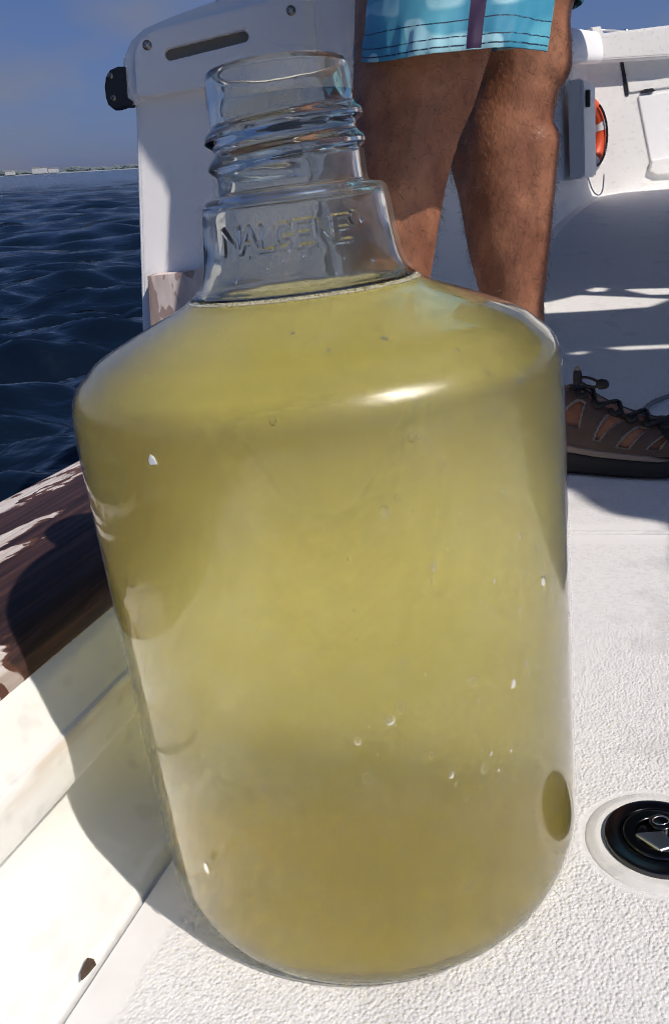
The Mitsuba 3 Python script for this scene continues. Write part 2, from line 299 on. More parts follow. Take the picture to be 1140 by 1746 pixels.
def neck_film():
    th = np.arange(160) * 2 * np.pi / 160
    p = catmull([(0.0590, 0.3835), (0.0572, 0.3852), (0.0547, 0.3910), (0.0532, 0.3980), (0.0519, 0.4070), (0.0507, 0.4170), (0.0499, 0.4230), (0.0488, 0.4266), (0.0466, 0.4288), (0.0430, 0.4294), (0.0402, 0.4302), (0.0393, 0.4330), (0.0389, 0.4400), (0.0387, 0.4460)], 6)
    q = catmull([(0.0386, 0.4740), (0.0376, 0.4830), (0.0370, 0.4872)], 6); out = []
    for pr in (p, q): out.append(lathe(pr + [0.0026 if pr is p else 0.0005, 0], BC, 160))
    (v1, f1), (v2, f2) = out
    return np.vstack([v1, v2]), np.vstack([f1, f2 + len(v1)])
bs('haze_film', one=True, type='mask', opacity=proc(lambda p, n, uv: 0.035 + 0.06 * smoothstep(0.35, 0.7, fbm(p.x * 60, p.y * 60, p.z * 40, 3))), nested={'type': 'twosided', 'bsdf': {'type': 'diffuse', 'reflectance': rgb(0.62, 0.60, 0.52)}})
add('plastic_carboy__neck_haze', neck_film(), 'haze_film', smooth=True)
labels['plastic_carboy__neck_haze'] = {'label': 'faint cloudy film on the clear neck'}
bs('clear_plastic', type='dielectric', int_ior=1.5, specular_transmittance=rgb(0.96, 0.96, 0.93))
add('plastic_carboy__neck', neck_mesh(), 'clear_plastic', smooth=True)
lab('plastic_carboy__neck', 'clear empty neck with screw thread and raised lettering')

# foam of tiny bubbles where the liquid meets the wall
bs('foam', type='principled', base_color=rgb(0.50, 0.48, 0.33), roughness=0.3, specular=0.6)
ico = trimesh.creation.icosphere(subdivisions=1)
def scatter(unit, pos, rad):
    v = (unit.vertices[None] * np.asarray(rad)[:, None, None] + np.asarray(pos)[:, None]).reshape(-1, 3)
    return v, (unit.faces[None] + (np.arange(len(pos)) * len(unit.vertices))[:, None, None]).reshape(-1, 3)
th_ = rng.uniform(0, 2 * np.pi, 2600); rr_ = 0.0652 - np.abs(rng.normal(0, 0.0022, 2600)); zz_ = SURF + 0.0001 + rng.uniform(0, 0.0012, 2600) * (rr_ < 0.0638)
add('plastic_carboy__foam', scatter(ico, np.stack([BC[0] + rr_ * np.cos(th_), BC[1] + rr_ * np.sin(th_), zz_], 1), rng.uniform(0.00025, 0.00075, 2600)), 'foam', smooth=True)
labels['plastic_carboy__foam'] = {'label': 'ring of fine pale foam bubbles at the liquid level', 'kind': 'stuff'}

# ================================================================ water and far shore (world frame: level)
def sea_mesh():
    r = [0.8]
    while r[-1] < 9000: r.append(r[-1] * (1.011 if r[-1] < 400 else 1.06))
    r = np.array(r)
    az = np.radians(np.concatenate([np.linspace(-180, -46, 40, endpoint=False), np.linspace(-46, 4, 420, endpoint=False), np.linspace(4, 180, 50, endpoint=False)]))
    R, A = np.meshgrid(r, az, indexing='ij'); X, Y = R * np.sin(A), R * np.cos(A)
    q = np.random.default_rng(5); Z = np.zeros_like(X)
    for lam in np.geomspace(0.22, 5.0, 60):
        d = math.radians(100) + q.normal(0, 0.45); k = 2 * math.pi / lam; ph = q.uniform(0, 6.28)
        a = 0.0120 * lam ** 0.60 * (0.6 + 0.8 * q.uniform())
        fade = np.clip(lam / (0.030 * R) - 0.6, 0, 1)
        sn = np.sin(k * (X * math.cos(d) + Y * math.sin(d)) + ph)
        Z += a * fade * (2.1 * (0.5 + 0.5 * sn) ** 1.35 - 1)
    Z *= 0.7 + 0.8 * meshkit.noise(np.stack([X * 0.22, Y * 0.35, 0 * X], -1), 3)
    Z -= 0.0
    return np.stack([X, Y, Z], -1).reshape(-1, 3), grid_faces(len(r), len(az), True, True)
def sea_h(p, n, uv):
    return 0.016 * fbm(p.x * 2.6, p.y * 4.2, 0.3, 4) + 0.006 * fbm(p.x * 13, p.y * 20, 1.0, 2)
bs('sea_water', type='bumpmap', arbitrary=proc(sea_h, 6e-3), scale=1.0,
   bsdf={'type': 'principled', 'base_color': rgb(0.003, 0.008, 0.018), 'roughness': 0.10, 'specular': 0.30})
_v, _fc = sea_mesh()
scene['sea'] = mikit.ply(trimesh.Trimesh(_v, _fc, process=False), 'sea_water', smooth=True)
lab('sea', 'dark blue choppy sea reaching to the horizon', kind='structure')

def polar(az, r, z): return np.array([r * math.sin(math.radians(az)), r * math.cos(math.radians(az)), z])
def add_world(key, mesh, bsdf, smooth=30):
    v, f = (mesh.vertices, mesh.faces) if hasattr(mesh, 'faces') else mesh
    scene[key] = mikit.ply(trimesh.Trimesh(np.asarray(v), np.asarray(f), process=False), bsdf, smooth=smooth)
bs('shore_sand', type='principled', base_color=rgb(0.16, 0.185, 0.20), roughness=0.9)
bs('shore_leaf', type='principled', base_color=proc(lambda p, n, uv: mix((0.085, 0.115, 0.13), (0.13, 0.16, 0.175), fbm(p.x * 0.05, p.y * 0.05, p.z * 0.1, 2))), roughness=0.9)
bs('shore_wall', type='principled', base_color=rgb(0.46, 0.48, 0.49), roughness=0.8)
bs('shore_roof', type='principled', base_color=rgb(0.30, 0.29, 0.29), roughness=0.8)
azs = np.linspace(-44, 30, 240); SR = 2600.0
bank = np.array([[polar(a, SR + dr_, z + 0.5 * math.sin(a * 3)) for dr_, z in ((-30, -1.5), (0, 1.4), (120, 2.6), (400, 3.0), (430, -1.5))] for a in azs]).reshape(-1, 3)
add_world('far_shore', (bank, grid_faces(len(azs), 5)), 'shore_sand', smooth=True)
lab('far_shore', 'low far shore on the horizon', kind='structure')
cr = trimesh.creation.icosphere(subdivisions=2); q = np.random.default_rng(8); cv, cf, at = [], [], 0
for a in np.linspace(-44, 30, 620):
    hgt = 5 + 10 * meshkit.noise(np.array([a * 0.9, 0.2, 0.0])) * (0.6 + 0.8 * q.uniform())
    c = polar(a + q.normal(0, 0.05), SR + 60 + 60 * q.uniform(), hgt * 0.42)
    v = cr.vertices * [q.uniform(9, 20), q.uniform(9, 20), hgt * 0.62]
    v = v * (0.78 + 0.5 * meshkit.noise(cr.vertices * 2.3 + a * 7)[:, None]) + c
    cv.append(v); cf.append(cr.faces + at); at += len(v)
add_world('shore_wood', (np.vstack(cv), np.vstack(cf)), 'shore_leaf', smooth=False)
lab('shore_wood', 'hazy far-off line of trees along the horizon', 'trees', kind='stuff')
SB = [(-23.9, 30, 9, 'pale flat far house at the left edge of the horizon'), (-20.9, 52, 8, 'long low white far building left of the middle of the shore'),
      (-19.9, 34, 9, 'white far building just right of the long low one'), (-17.1, 26, 10, 'small pale far house in the middle of the visible shore'),
      (-15.4, 40, 14, 'tall white far building nearest to the white boat panel'), (-14.6, 28, 11, 'lower white far house beside the tall one')]
for i, (a, wd_, hh, txt) in enumerate(SB):
    key = 'shore_building' + ('' if i == 0 else f'_{i:03d}')
    c = polar(a, SR - 8, 2.5); ca, sa = math.cos(math.radians(a)), math.sin(math.radians(a))
    def bx3(x0, x1, y0, y1, z0, z1):
        m = trimesh.creation.box(extents=(x1 - x0, y1 - y0, z1 - z0)); m.apply_translation(((x0 + x1) / 2, (y0 + y1) / 2, (z0 + z1) / 2))
        m.vertices = np.stack([m.vertices[:, 0] * ca + m.vertices[:, 1] * sa, -m.vertices[:, 0] * sa + m.vertices[:, 1] * ca, m.vertices[:, 2]], 1) + c
        return m
    add_world(key + '__wall', bx3(-wd_ / 2, wd_ / 2, -6, 6, 0, hh), 'shore_wall', smooth=False)
    add_world(key + '__roof', bx3(-wd_ / 2 - 1, wd_ / 2 + 1, -7, 7, hh, hh + 1.6), 'shore_roof', smooth=False)
    labels[key] = {'label': txt, 'category': 'building', 'group': 'buildings on the far shore'}

# ================================================================ sight lines: where a point of the photograph lies on a known plane
def sight(px, py, nrm=None, c=0.0, y=None, z=None):
    d = _f + (px - 570) / FPX * (math.cos(ROLL) * _r + math.sin(ROLL) * _u) - (py - 873) / FPX * _u2
    nrm, c = ((0, 1.0, 0), y) if y is not None else ((0, 0, 1.0), z) if z is not None else (nrm, c)
    nrm = np.asarray(nrm, float)
    return EYE + d * ((c - nrm @ EYE) / (nrm @ d))
def plate(pts, thick, nrm, bevel=0.0):
    """A flat plate: outline points in space (all on one plane with normal nrm), thick along -nrm, its front edge rounded by bevel."""
    p = np.asarray(pts, float); nrm = np.asarray(nrm, float) / np.linalg.norm(nrm)
    ex = np.cross([0, 0, 1.0], nrm); ex /= np.linalg.norm(ex); ey = np.cross(nrm, ex); o = p[0]
    poly = Polygon(np.stack([(p - o) @ ex, (p - o) @ ey], 1)).buffer(0)
    return prism(poly, o, ex, ey, nrm, thick, bevel)
def prism(poly, o, ex, ey, nrm, thick, bevel=0.0, steps=4):
    """Extrudes poly from -thick to 0 along nrm; a rounded front edge is built as stacked insets."""
    cs = m3.CrossSection([np.array(r.coords)[:-1] for g in getattr(poly, 'geoms', [poly]) for r in [g.exterior, *g.interiors]], m3.FillRule.EvenOdd)
    man = m3.Manifold.extrude(cs, thick - bevel).translate([0, 0, -thick])
    if bevel:
        for k in range(steps):
            a0, a1 = k / steps, (k + 1) / steps
            ins = bevel * (1 - math.sqrt(max(0, 1 - a1 * a1)))
            man += m3.Manifold.extrude(cs.offset(-max(ins, 1e-5), m3.JoinType.Round, circular_segments=32), bevel * (a1 - a0) + 1e-5).translate([0, 0, -bevel + bevel * a0 - 1e-5])
    m = to_tm(man)
    m.vertices = o + m.vertices[:, :1] * ex + m.vertices[:, 1:2] * ey + m.vertices[:, 2:3] * nrm
    if np.dot(np.cross(ex, ey), nrm) < 0: m.faces = m.faces[:, ::-1]
    return m

# ---------------------------------------------------------------- white end panel of the raised bulwark
PY = 1.45; FY = np.array([0, -1.0, 0]); EXP, EZP = np.array([1.0, 0, 0]), np.array([0, 0, 1.0])
def onp(px, py, y=PY): return sight(px, py, y=y)
slab = [onp(*q) for q in [(232, 200), (229, 110), (243, 66), (290, 38), (345, 18), (420, -8), (537, -38), (545, 300), (560, 560)]]
slab += [np.array([0.02, PY, -0.25]), np.array([-0.36, PY, -0.25]), onp(243, 560)]
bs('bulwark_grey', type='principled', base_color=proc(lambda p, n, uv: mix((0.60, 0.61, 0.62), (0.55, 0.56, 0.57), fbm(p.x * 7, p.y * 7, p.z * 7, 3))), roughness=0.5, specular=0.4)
bs('panel_gel', type='principled', base_color=proc(lambda p, n, uv: mix((0.88, 0.88, 0.88), (0.84, 0.845, 0.85), fbm(p.x * 7, p.y * 7, p.z * 7, 3))), roughness=0.45, specular=0.4)
add('bulwark_panel__slab', plate(slab, 0.045, FY, 0.006), 'panel_gel', smooth=40)
cap = [onp(*q, y=PY - 0.012) for q in [(229, 178), (212, 171), (207, 140), (209, 100), (222, 68), (244, 47), (290, 27), (345, 7), (420, -18), (537, -50), (540, -10), (300, 130), (245, 168)]]
add('bulwark_panel__rim', plate(cap, 0.07, FY, 0.010), 'panel_gel', smooth=40)
slot = LineString([(onp(290, 92, PY - 0.03)[0], onp(290, 92, PY - 0.03)[2]), (onp(414, 61, PY - 0.03)[0], onp(414, 61, PY - 0.03)[2])]).buffer(0.0085)
face = [onp(*q, y=PY - 0.03) for q in [(232, 160), (229, 92), (238, 66), (262, 50), (340, 30), (420, 10), (520, -18), (522, 125), (440, 135), (345, 149), (245, 164)]]
fpoly = Polygon([(p[0], p[2]) for p in face]).buffer(-0.006).buffer(0.006).difference(slot)
add('bulwark_panel__face', prism(fpoly, np.array([0, PY - 0.03, 0]), EXP, EZP, FY, 0.03, 0.004), 'panel_gel', smooth=40)
bs('slot_dark', type='principled', base_color=rgb(0.20, 0.185, 0.155), roughness=0.8)
add('bulwark_panel__slot', prism(slot.buffer(0.001), np.array([0, PY - 0.0145, 0]), EXP, EZP, FY, 0.01), 'slot_dark', smooth=False)
bs('screw_steel', type='principled', base_color=rgb(0.30, 0.27, 0.24), metallic=0.9, roughness=0.35)
bs('black_plastic', type='principled', base_color=rgb(0.012, 0.012, 0.014), roughness=0.4)
def screw(key, c, r=0.0072, nrm=FY):
    nrm = np.asarray(nrm, float); a = np.cross(nrm, [0, 0, 1.0]); a /= np.linalg.norm(a); b = np.cross(nrm, a)
    dome = m3.Manifold.sphere(r * 1.6, 40).translate([0, 0, -r * 1.25]) ^ m3.Manifold.cylinder(r, r, r, 32).translate([0, 0, -0.001])
    for an in (35, 125): dome -= m3.Manifold.cube([r * 1.25, r * 0.24, r], True).rotate([0, 0, an]).translate([0, 0, r * 0.45])
    m = to_tm(dome); m.vertices = c + m.vertices[:, :1] * a + m.vertices[:, 1:2] * b + m.vertices[:, 2:] * nrm
    if np.dot(np.cross(a, b), nrm) < 0: m.faces = m.faces[:, ::-1]
    add(key, m, 'screw_steel', smooth=30)
screw('bulwark_panel__screw', onp(251, 77, PY - 0.03)); screw('bulwark_panel__screw_001', onp(496, 18, PY - 0.03))
labels['bulwark_panel'] = {'label': 'white panel with a long slot and two screws behind the neck of the carboy', 'category': 'panel'}
# rounded post that closes the panel on its right, and the jamb between
pc = onp(578, 200); 
pr = lathe([(0.042, -0.02), (0.043, 0.5), (0.041, 1.2)], (pc[0] + 0.01, PY + 0.03), 48)
add('corner_post', pr, 'panel_gel', smooth=True)
lab('corner_post', 'grey shaded rounded corner post between the slotted panel and the blue shorts', 'post')
# black bracket on the panel's outer edge
bk = [onp(*q, y=PY - 0.02) for q in [(213, 113), (200, 113), (187, 119), (180, 131), (178, 148), (180, 166), (184, 178), (192, 185), (202, 184), (214, 180), (224, 180), (226, 172), (216, 165)]]
add('latch_bracket__plate', plate(bk, 0.03, FY, 0.004), 'black_plastic', smooth=40)
screw('latch_bracket__screw', onp(188, 129, PY - 0.02), 0.0045); screw('latch_bracket__screw_001', onp(193, 167, PY - 0.02), 0.0045)
labels['latch_bracket'] = {'label': 'small black bracket with two bolts on the outer edge of the white panel', 'category': 'bracket'}
# weathered wooden block at the foot of the panel
blk = [onp(*q, y=1.385) for q in [(251, 471), (256, 560), (262, 640), (420, 640), (420, 452), (352, 458), (300, 466)]]
def grey_wood(p, n, uv):
    x, y, z = boat(p)
    g = fbm(x * 90, y * 60, z * 14, 3); m = smoothstep(0.55, 0.62, fbm(x * 90, y * 30, z * 34 + 3, 4)) + smoothstep(-0.2385, -0.2415, x + 0.004 * (noise(z * 140, 2.0) - 0.5))
    m = dr.clip(m, 0, 1)
    return mix(mix((0.66, 0.60, 0.58), (0.42, 0.34, 0.32), g), (0.17, 0.10, 0.085), 0.7 * m)
bs('grey_wood', type='bumpmap', arbitrary=proc(lambda p, n, uv: 0.0012 * fbm(boat(p)[0] * 160, boat(p)[1] * 60, boat(p)[2] * 20, 3), 5e-4), scale=1.0,
   bsdf={'type': 'principled', 'base_color': proc(grey_wood), 'roughness': 0.7})
add('wooden_block', plate(blk, 0.06, FY, 0.004), 'grey_wood', smooth=40)
lab('wooden_block', 'grey weathered wooden block at the foot of the white panel, behind the carboy shoulder', 'wood block')

# ---------------------------------------------------------------- high bulwark running forward, and the bow bulwark
WALL = np.array([(1.52, 0.375), (2.6, 0.36), (4.14, 0.314), (4.8, 0.235), (5.25, 0.165)])
ws = np.linspace(1.52, 5.25, 50); wl = np.interp(ws, WALL[:, 0], WALL[:, 1]); wl = np.convolve(np.pad(wl, 3, mode='edge'), np.ones(7) / 7, 'valid')
wb = sl(ws, wl, 0 * ws); wz = deck_z(wb[:, 1]); wt = np.interp(ws, [1.5, 4.2, 5.3], [0.80, 0.905, 1.00])
rows = [sl(ws, wl - 0.04, wz - 0.002), sl(ws, wl - 0.012, wz + 0.012), sl(ws, wl, wz + 0.06), sl(ws, wl + 0.01, wt)]
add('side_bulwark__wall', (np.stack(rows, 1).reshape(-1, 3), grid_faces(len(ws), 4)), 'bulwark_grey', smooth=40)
cprof = catmull([(0.03, 0.0), (-0.055, 0.0), (-0.075, 0.012), (-0.08, 0.05), (-0.07, 0.115), (-0.04, 0.145), (0.08, 0.13), (0.22, 0.03), (0.34, -0.10), (0.36, -0.5), (0.36, -1.6)], 5)
crows = np.stack([sl(ws, wl + a, wt + b) for a, b in cprof], 1)
add('side_bulwark__cap', (crows.reshape(-1, 3), grid_faces(len(ws), len(cprof), flip=True)), 'panel_gel', smooth=50)
labels['side_bulwark'] = {'label': 'grey shaded bulwark wall with rounded cap running forward behind the bare legs', 'category': 'bulwark'}
SB_ = 5.25
NB = np.array([-0.26, 0.966, 0]); NB /= np.linalg.norm(NB); CB = NB @ np.array([1.62, 4.95, 0])
def bow(px, py, s=SB_): return sight(px, py, NB, CB + s - SB_)
def bow_plate(pts, off, thick, bevel, key, bsdf): add(key, plate([bow(*q, s=SB_ - off) for q in pts], thick, -NB, bevel), bsdf, smooth=40)
bow_plate([(960, 380), (960, 92), (1500, 30), (1500, 380)], 0.0, 0.05, 0.004, 'bow_bulwark__wall', 'gelcoat_smooth')
bow_plate([(1012, 102), (1009, 46), (1024, 44), (1030, 56), (1500, -2), (1500, 46), (1140, 96), (1030, 103)], 0.10, 0.16, 0.012, 'bow_bulwark__cap', 'gelcoat_smooth')
bow_plate([(1062, 98), (1072, 157), (1180, 142), (1180, 92)], 0.012, 0.012, 0.003, 'bow_bulwark__hatch', 'gelcoat_smooth')
bow_plate([(1088, 164), (1109, 272), (1119, 297), (1180, 293), (1180, 152)], 0.012, 0.012, 0.004, 'bow_bulwark__door', 'panel_gel')
bow_plate([(1056, 99), (1066, 163), (1071, 163), (1062, 99)], 0.006, 0.006, 0.0, 'bow_bulwark__gap', 'black_plastic')
bow_plate([(1094, 158), (1098, 152), (1112, 150), (1117, 155), (1108, 157)], 0.022, 0.02, 0.002, 'bow_bulwark__latch', 'black_plastic')
labels['bow_bulwark__latch'] = {'label': 'black latch under the hatch edge'}
bow_plate([(1108, 290), (1112, 274), (1180, 262), (1180, 293), (1121, 297)], 0.03, 0.018, 0.004, 'bow_bulwark__sill', 'gelcoat_smooth')
labels['bow_bulwark'] = {'label': 'sunlit white bow bulwark with a hatch and a door at the far right', 'category': 'bulwark'}
bs('steel', type='principled', base_color=rgb(0.62, 0.62, 0.62), metallic=1.0, roughness=0.25)
rl = [bow(x_, y_, SB_) for x_, y_ in [(1026, 50), (1140, 56 - 0), (1300, 40)]]
rl = [bow(1024, 51), bow(1080, 54), bow(1140, 56), bow(1400, 30)]
add('bow_rail__tube', tube_m(catmull(rl, 6), 0.006, 8), 'steel', smooth=True)
for i, (x_, y_) in enumerate([(1066, 62), (1121, 64), (1190, 62)]):
    t_ = bow(x_, y_ - 12); add('bow_rail__clip' + ('' if i == 0 else f'_{i:03d}'), tube_m([t_ + [0, 0, -0.045], t_ + [0, 0, -0.01], t_], [0.016, 0.012, 0.011], 10), 'steel', smooth=True)
labels['bow_rail'] = {'label': 'thin steel rail with clips along the top of the bow bulwark', 'category': 'rail'}

# locker box on the side wall, and the lifebuoy beyond it
wdir = sl(np.array(4.14), np.array(.314), np.array(0.)) ; w2 = sl(np.array(5.0), np.array(.2), np.array(0.)); wd_ = (w2 - wdir); wd_ /= np.linalg.norm(wd_)
wn = np.array([wd_[1], -wd_[0], 0]); wc = wn @ wdir
pA, pB = sight(989, 200, wn, wc + 0.075), sight(1010, 200, wn, wc + 0.075)
zt, zb = sight(1000, 139, wn, wc + 0.075)[2], sight(1000, 303, wn, wc + 0.075)[2]
bxo = [pA * [1, 1, 0] + [0, 0, zt], pA * [1, 1, 0] + [0, 0, zb], pB * [1, 1, 0] + [0, 0, zb], pB * [1, 1, 0] + [0, 0, zt]]
bs('locker_grey', type='principled', base_color=rgb(0.72, 0.73, 0.73), roughness=0.5)
add('locker_box__body', plate(bxo, 0.055, wn, 0.003), 'locker_grey', smooth=40)
cen = np.mean(bxo, 0); inset = [cen + (np.array(p) - cen) * [0.95, 0.95, 0.97] + wn * 0.014 for p in bxo]
add('locker_box__lid', plate(inset, 0.013, wn, 0.006), 'locker_grey', smooth=40)
lt = sight(1002, 168, wn, wc + 0.10)
lat = to_tm(rbox(0, 0, 0, 0.035, 0.02, 0.075, 0.006)); an = math.atan2(wn[1], wn[0]) - math.pi / 2; lat.apply_transform(trimesh.transformations.rotation_matrix(an, [0, 0, 1])); lat.apply_translation(lt)
add('locker_box__latch', lat, 'black_plastic', smooth=40)
labels['locker_box'] = {'label': 'light grey locker box with a dark latch on the shaded bulwark beside the lifebuoy', 'category': 'box'}
bc_ = bow(999, 232, 5.05); nb = -np.array([math.cos(math.radians(12)), math.sin(math.radians(12)), 0]); nb = np.array([0.50, -0.05, 0]) - 0.0 * nb
vdir = EYE - bc_; vdir[2] = 0; vdir /= np.linalg.norm(vdir); nb = np.array([vdir[0] * 0.5 - vdir[1] * -0.866 * -1, 0, 0])
ca_, sa_ = math.cos(math.radians(62)), math.sin(math.radians(62)); nb = np.array([vdir[0] * ca_ - vdir[1] * sa_, vdir[0] * sa_ + vdir[1] * ca_, 0])
ea = np.cross([0, 0, 1.0], nb); RB, rb_ = 0.150, 0.045
def ring_sector(a0, a1, n=24, rr=rb_):
    an = np.linspace(a0, a1, n)[:, None]; t = np.linspace(0, 2 * np.pi, 20, endpoint=False)[None]
    v = bc_ + (RB + rr * np.cos(t))[..., None] * (np.cos(an)[..., None] * ea + np.sin(an)[..., None] * np.array([0, 0, 1.0])) + (0.75 * rr * np.sin(t) + 0 * an)[..., None] * nb
    return v.reshape(-1, 3), grid_faces(n, 20, True)
bs('buoy_orange', type='principled', base_color=rgb(0.72, 0.085, 0.02), roughness=0.5)
bs('buoy_white', type='principled', base_color=rgb(0.78, 0.77, 0.75), roughness=0.5)
for k in range(4):
    a = math.radians(20 + 90 * k)
    add('lifebuoy__ring' + ('' if k == 0 else f'_{k:03d}'), ring_sector(a + 0.16, a + math.pi / 2 - 0.16, 24), 'buoy_orange', smooth=True)
    add('lifebuoy__band' + ('' if k == 0 else f'_{k:03d}'), ring_sector(a - 0.17, a + 0.17, 10, rb_ + 0.003), 'buoy_white', smooth=True)
rope = [bc_ + nb * 0.045 + ea * (RB * 1.0 * math.cos(t) - 0.01) + np.array([0, 0, RB * 1.05 * math.sin(t)]) for t in np.linspace(-1.3, 1.1, 14)]
add('lifebuoy__strap', tube_m(rope, 0.006, 6), 'black_plastic', smooth=True)
hang = [bc_ + nb * 0.03 + ea * x_ + np.array([0, 0, z_]) for x_, z_ in [(-0.05, -0.2), (0.0, -0.27), (0.06, -0.30), (0.11, -0.28), (0.13, -0.20)]]
add('lifebuoy__line', tube_m(catmull(hang, 5), 0.004, 6), 'buoy_white', smooth=True)
labels['lifebuoy'] = {'label': 'orange lifebuoy with white bands hanging behind the grey locker box', 'category': 'lifebuoy'}

# ---------------------------------------------------------------- awning beyond the frame on the right: its shadow lies on the deck by the foot
AZ = 1.55; k_ = AZ / math.tan(SEL); shift = np.array([math.sin(SAZ), -math.cos(SAZ)]) * k_
def z0(pts):                                              # slides points of the rising deck along the sun down to z = 0
    return [(x - math.sin(SAZ) * float(deck_z(y)) / math.tan(SEL), y + math.cos(SAZ) * float(deck_z(y)) / math.tan(SEL)) for x, y in pts]
SHADE = unary_union([
    Polygon([(0.339, 1.129), (0.344, 1.08), (0.348, 1.048), (0.358, 1.018), (0.372, 1.0), (0.395, 0.982), (0.408, 0.962), (0.404, 0.92), (0.380, 0.87), (0.362, 0.83), (0.40, 0.72), (0.9, 0.55), (2.4, 0.5), (5.2, 0.4), (5.4, 3.2), (-1.4, 2.9), (-1.4, 1.78), (-0.05, 1.86), (-0.09, 1.61), (0.10, 1.425), (0.295, 1.215)]),
    Polygon([(-1.4, 2.2), (5.4, 2.2), (5.0, 4.0)] + z0([(2.9, 4.60), (2.387, 4.778), (2.075, 4.88), (1.853, 4.98), (1.662, 4.923)]) + [(1.1, 5.12), (-1.0, 5.1)])])
for hole in ([(0.71, 2.55), (0.816, 2.592), (0.923, 2.489), (1.02, 2.387), (0.935, 2.328), (0.782, 2.37), (0.40, 2.50), (0.45, 2.60)],
             [(0.860, 2.65), (0.896, 2.668), (0.926, 2.63), (0.906, 2.595), (0.866, 2.604)], [(0.955, 2.590), (1.003, 2.567), (1.12, 2.50), (1.09, 2.42), (0.987, 2.478)],
             [(0.684, 1.983), (0.73, 1.975), (0.90, 1.915), (0.888, 1.885), (0.719, 1.942)], [(0.590, 1.977), (0.625, 1.979), (0.650, 1.965), (0.619, 1.952)]):
    SHADE = SHADE.difference(Polygon(z0(hole)))
bs('canvas', type='principled', base_color=rgb(0.10, 0.12, 0.16), roughness=0.9)
from shapely import affinity
add('awning', prism(affinity.translate(SHADE, *shift), np.array([0, 0, AZ]), EXP, np.array([0, 1.0, 0]), EZP, 0.012), 'canvas', smooth=False)
lab('awning', 'dark awning with small gaps, beyond the right edge, that shades the deck by the sandal', 'awning')

# ---------------------------------------------------------------- deck fitting, bead, flake, cord
FC = np.array([0.186, 0.437])
bs('pad_white', type='principled', base_color=proc(lambda p, n, uv: white_gel(p, n, uv) * 0.93), roughness=0.4)
add('deck_fitting__pad', lathe([(0.0480, -0.001), (0.0475, 0.0003), (0.0455, 0.0008), (0.0435, 0.0016), (0.0415, 0.0022), (0.0395, 0.0024), (0.0375, 0.0018), (0.0340, 0.0014), (0.001, 0.0014)], FC, 96), 'pad_white', smooth=True)
bs('dark_chrome', type='principled', base_color=rgb(0.075, 0.075, 0.08), metallic=1.0, roughness=0.2)
add('deck_fitting__flange', lathe(catmull([(0.0352, 0.001), (0.0350, 0.0042), (0.0340, 0.0052), (0.0300, 0.0058), (0.0256, 0.0060), (0.0249, 0.0054), (0.0243, 0.0044), (0.0236, 0.0046), (0.0230, 0.0062), (0.0222, 0.0068), (0.0205, 0.0066), (0.0170, 0.0064), (0.0158, 0.0062), (0.0152, 0.0050), (0.0150, 0.0022), (0.010, 0.0018), (0.001, 0.0018)], 4), FC, 96), 'dark_chrome', smooth=True)
cut = m3.Manifold.sphere(0.0075, 40).scale([1, 1, 0.25]).translate([0, 0, 0.0068]) + m3.Manifold.cylinder(0.0052, 0.0064, 0.0064, 32).translate([0, 0, 0.0016])
pm = to_tm(cut); pm.vertices += [FC[0] + 0.0045, FC[1] + 0.0095, 0]
add('deck_fitting__post', pm, 'dark_chrome', smooth=40)
lever = to_tm(m3.Manifold.batch_hull([m3.Manifold.sphere(0.0022, 16).translate([x_, y_, 0.0045]) for x_, y_ in [(-0.0135, 0.002), (-0.005, -0.0125), (0.003, -0.011), (0.002, 0.001)]])); lever.vertices += [FC[0], FC[1], 0]
add('deck_fitting__lever', lever, 'steel', smooth=40)
eg = [(0.0052 * math.cos(t), 0.0038 * math.sin(t)) for t in np.linspace(0, 2 * np.pi, 30)]
add('deck_fitting__ring', tube_m([(FC[0] + 0.0045 + a, FC[1] + 0.0095 + b, 0.0087 - 0.25 * 0.5 * (a * a + b * b) / 0.0075) for a, b in eg], 0.0004, 6), 'steel', smooth=True)
labels['deck_fitting'] = {'label': 'round dark chrome deck fitting set in a smooth white pad beside the carboy', 'category': 'deck fitting'}
lb = np.linspace(0.285, -1.6, 60); a_ = np.linspace(0, np.pi, 9)
bead = np.stack([sl(0 * lb + 1.012 + 0.005 * math.cos(t), lb, 0.0002 + 0.0032 * math.sin(t) + 0 * lb) for t in a_], 1)
add('deck__bead', (bead.reshape(-1, 3), grid_faces(len(lb), 9)), 'pad_white', smooth=True)
fl = sight(150, 1655, z=0.0085)
sh = [(0.0, -0.0062), (0.0024, -0.004), (0.0036, 0.0), (0.0034, 0.0035), (0.001, 0.0054), (-0.0022, 0.0048), (-0.0032, 0.0012), (-0.0018, -0.003)]
bs('flake_brown', type='principled', base_color=proc(lambda p, n, uv: mix((0.10, 0.06, 0.035), (0.035, 0.025, 0.018), fbm(p.x * 400, p.y * 400, p.z * 400, 2))), roughness=0.7)
fm = to_tm(m3.Manifold.batch_hull([m3.Manifold.sphere(0.0007, 10).translate([x_ * 0.93, y_ * 1.05, 0.0012 * (i_ % 3)]) for i_, (x_, y_) in enumerate(sh)])); fm.apply_transform(trimesh.transformations.rotation_matrix(-0.25, [0, 0, 1])); fm.vertices += fl + [0, 0, 0.001]
add('wood_flake', fm, 'flake_brown', smooth=30)
lab('wood_flake', 'small brown flake lying on the white coaming edge at lower left', 'flake')
bs('hose_grey', type='principled', base_color=rgb(0.20, 0.20, 0.21), roughness=0.6)
cd = catmull([(0.585, 1.447, 0.006), (0.588, 1.470, 0.006), (0.602, 1.500, 0.006), (0.640, 1.535, 0.007), (0.72, 1.57, 0.008), (0.90, 1.60, 0.01), (1.3, 1.62, 0.012)], 8); cd[:, 2] = deck_z(cd[:, 1]) + 0.005
add('grey_cord', tube_m(cd, 0.0045, 8), 'hose_grey', smooth=True)
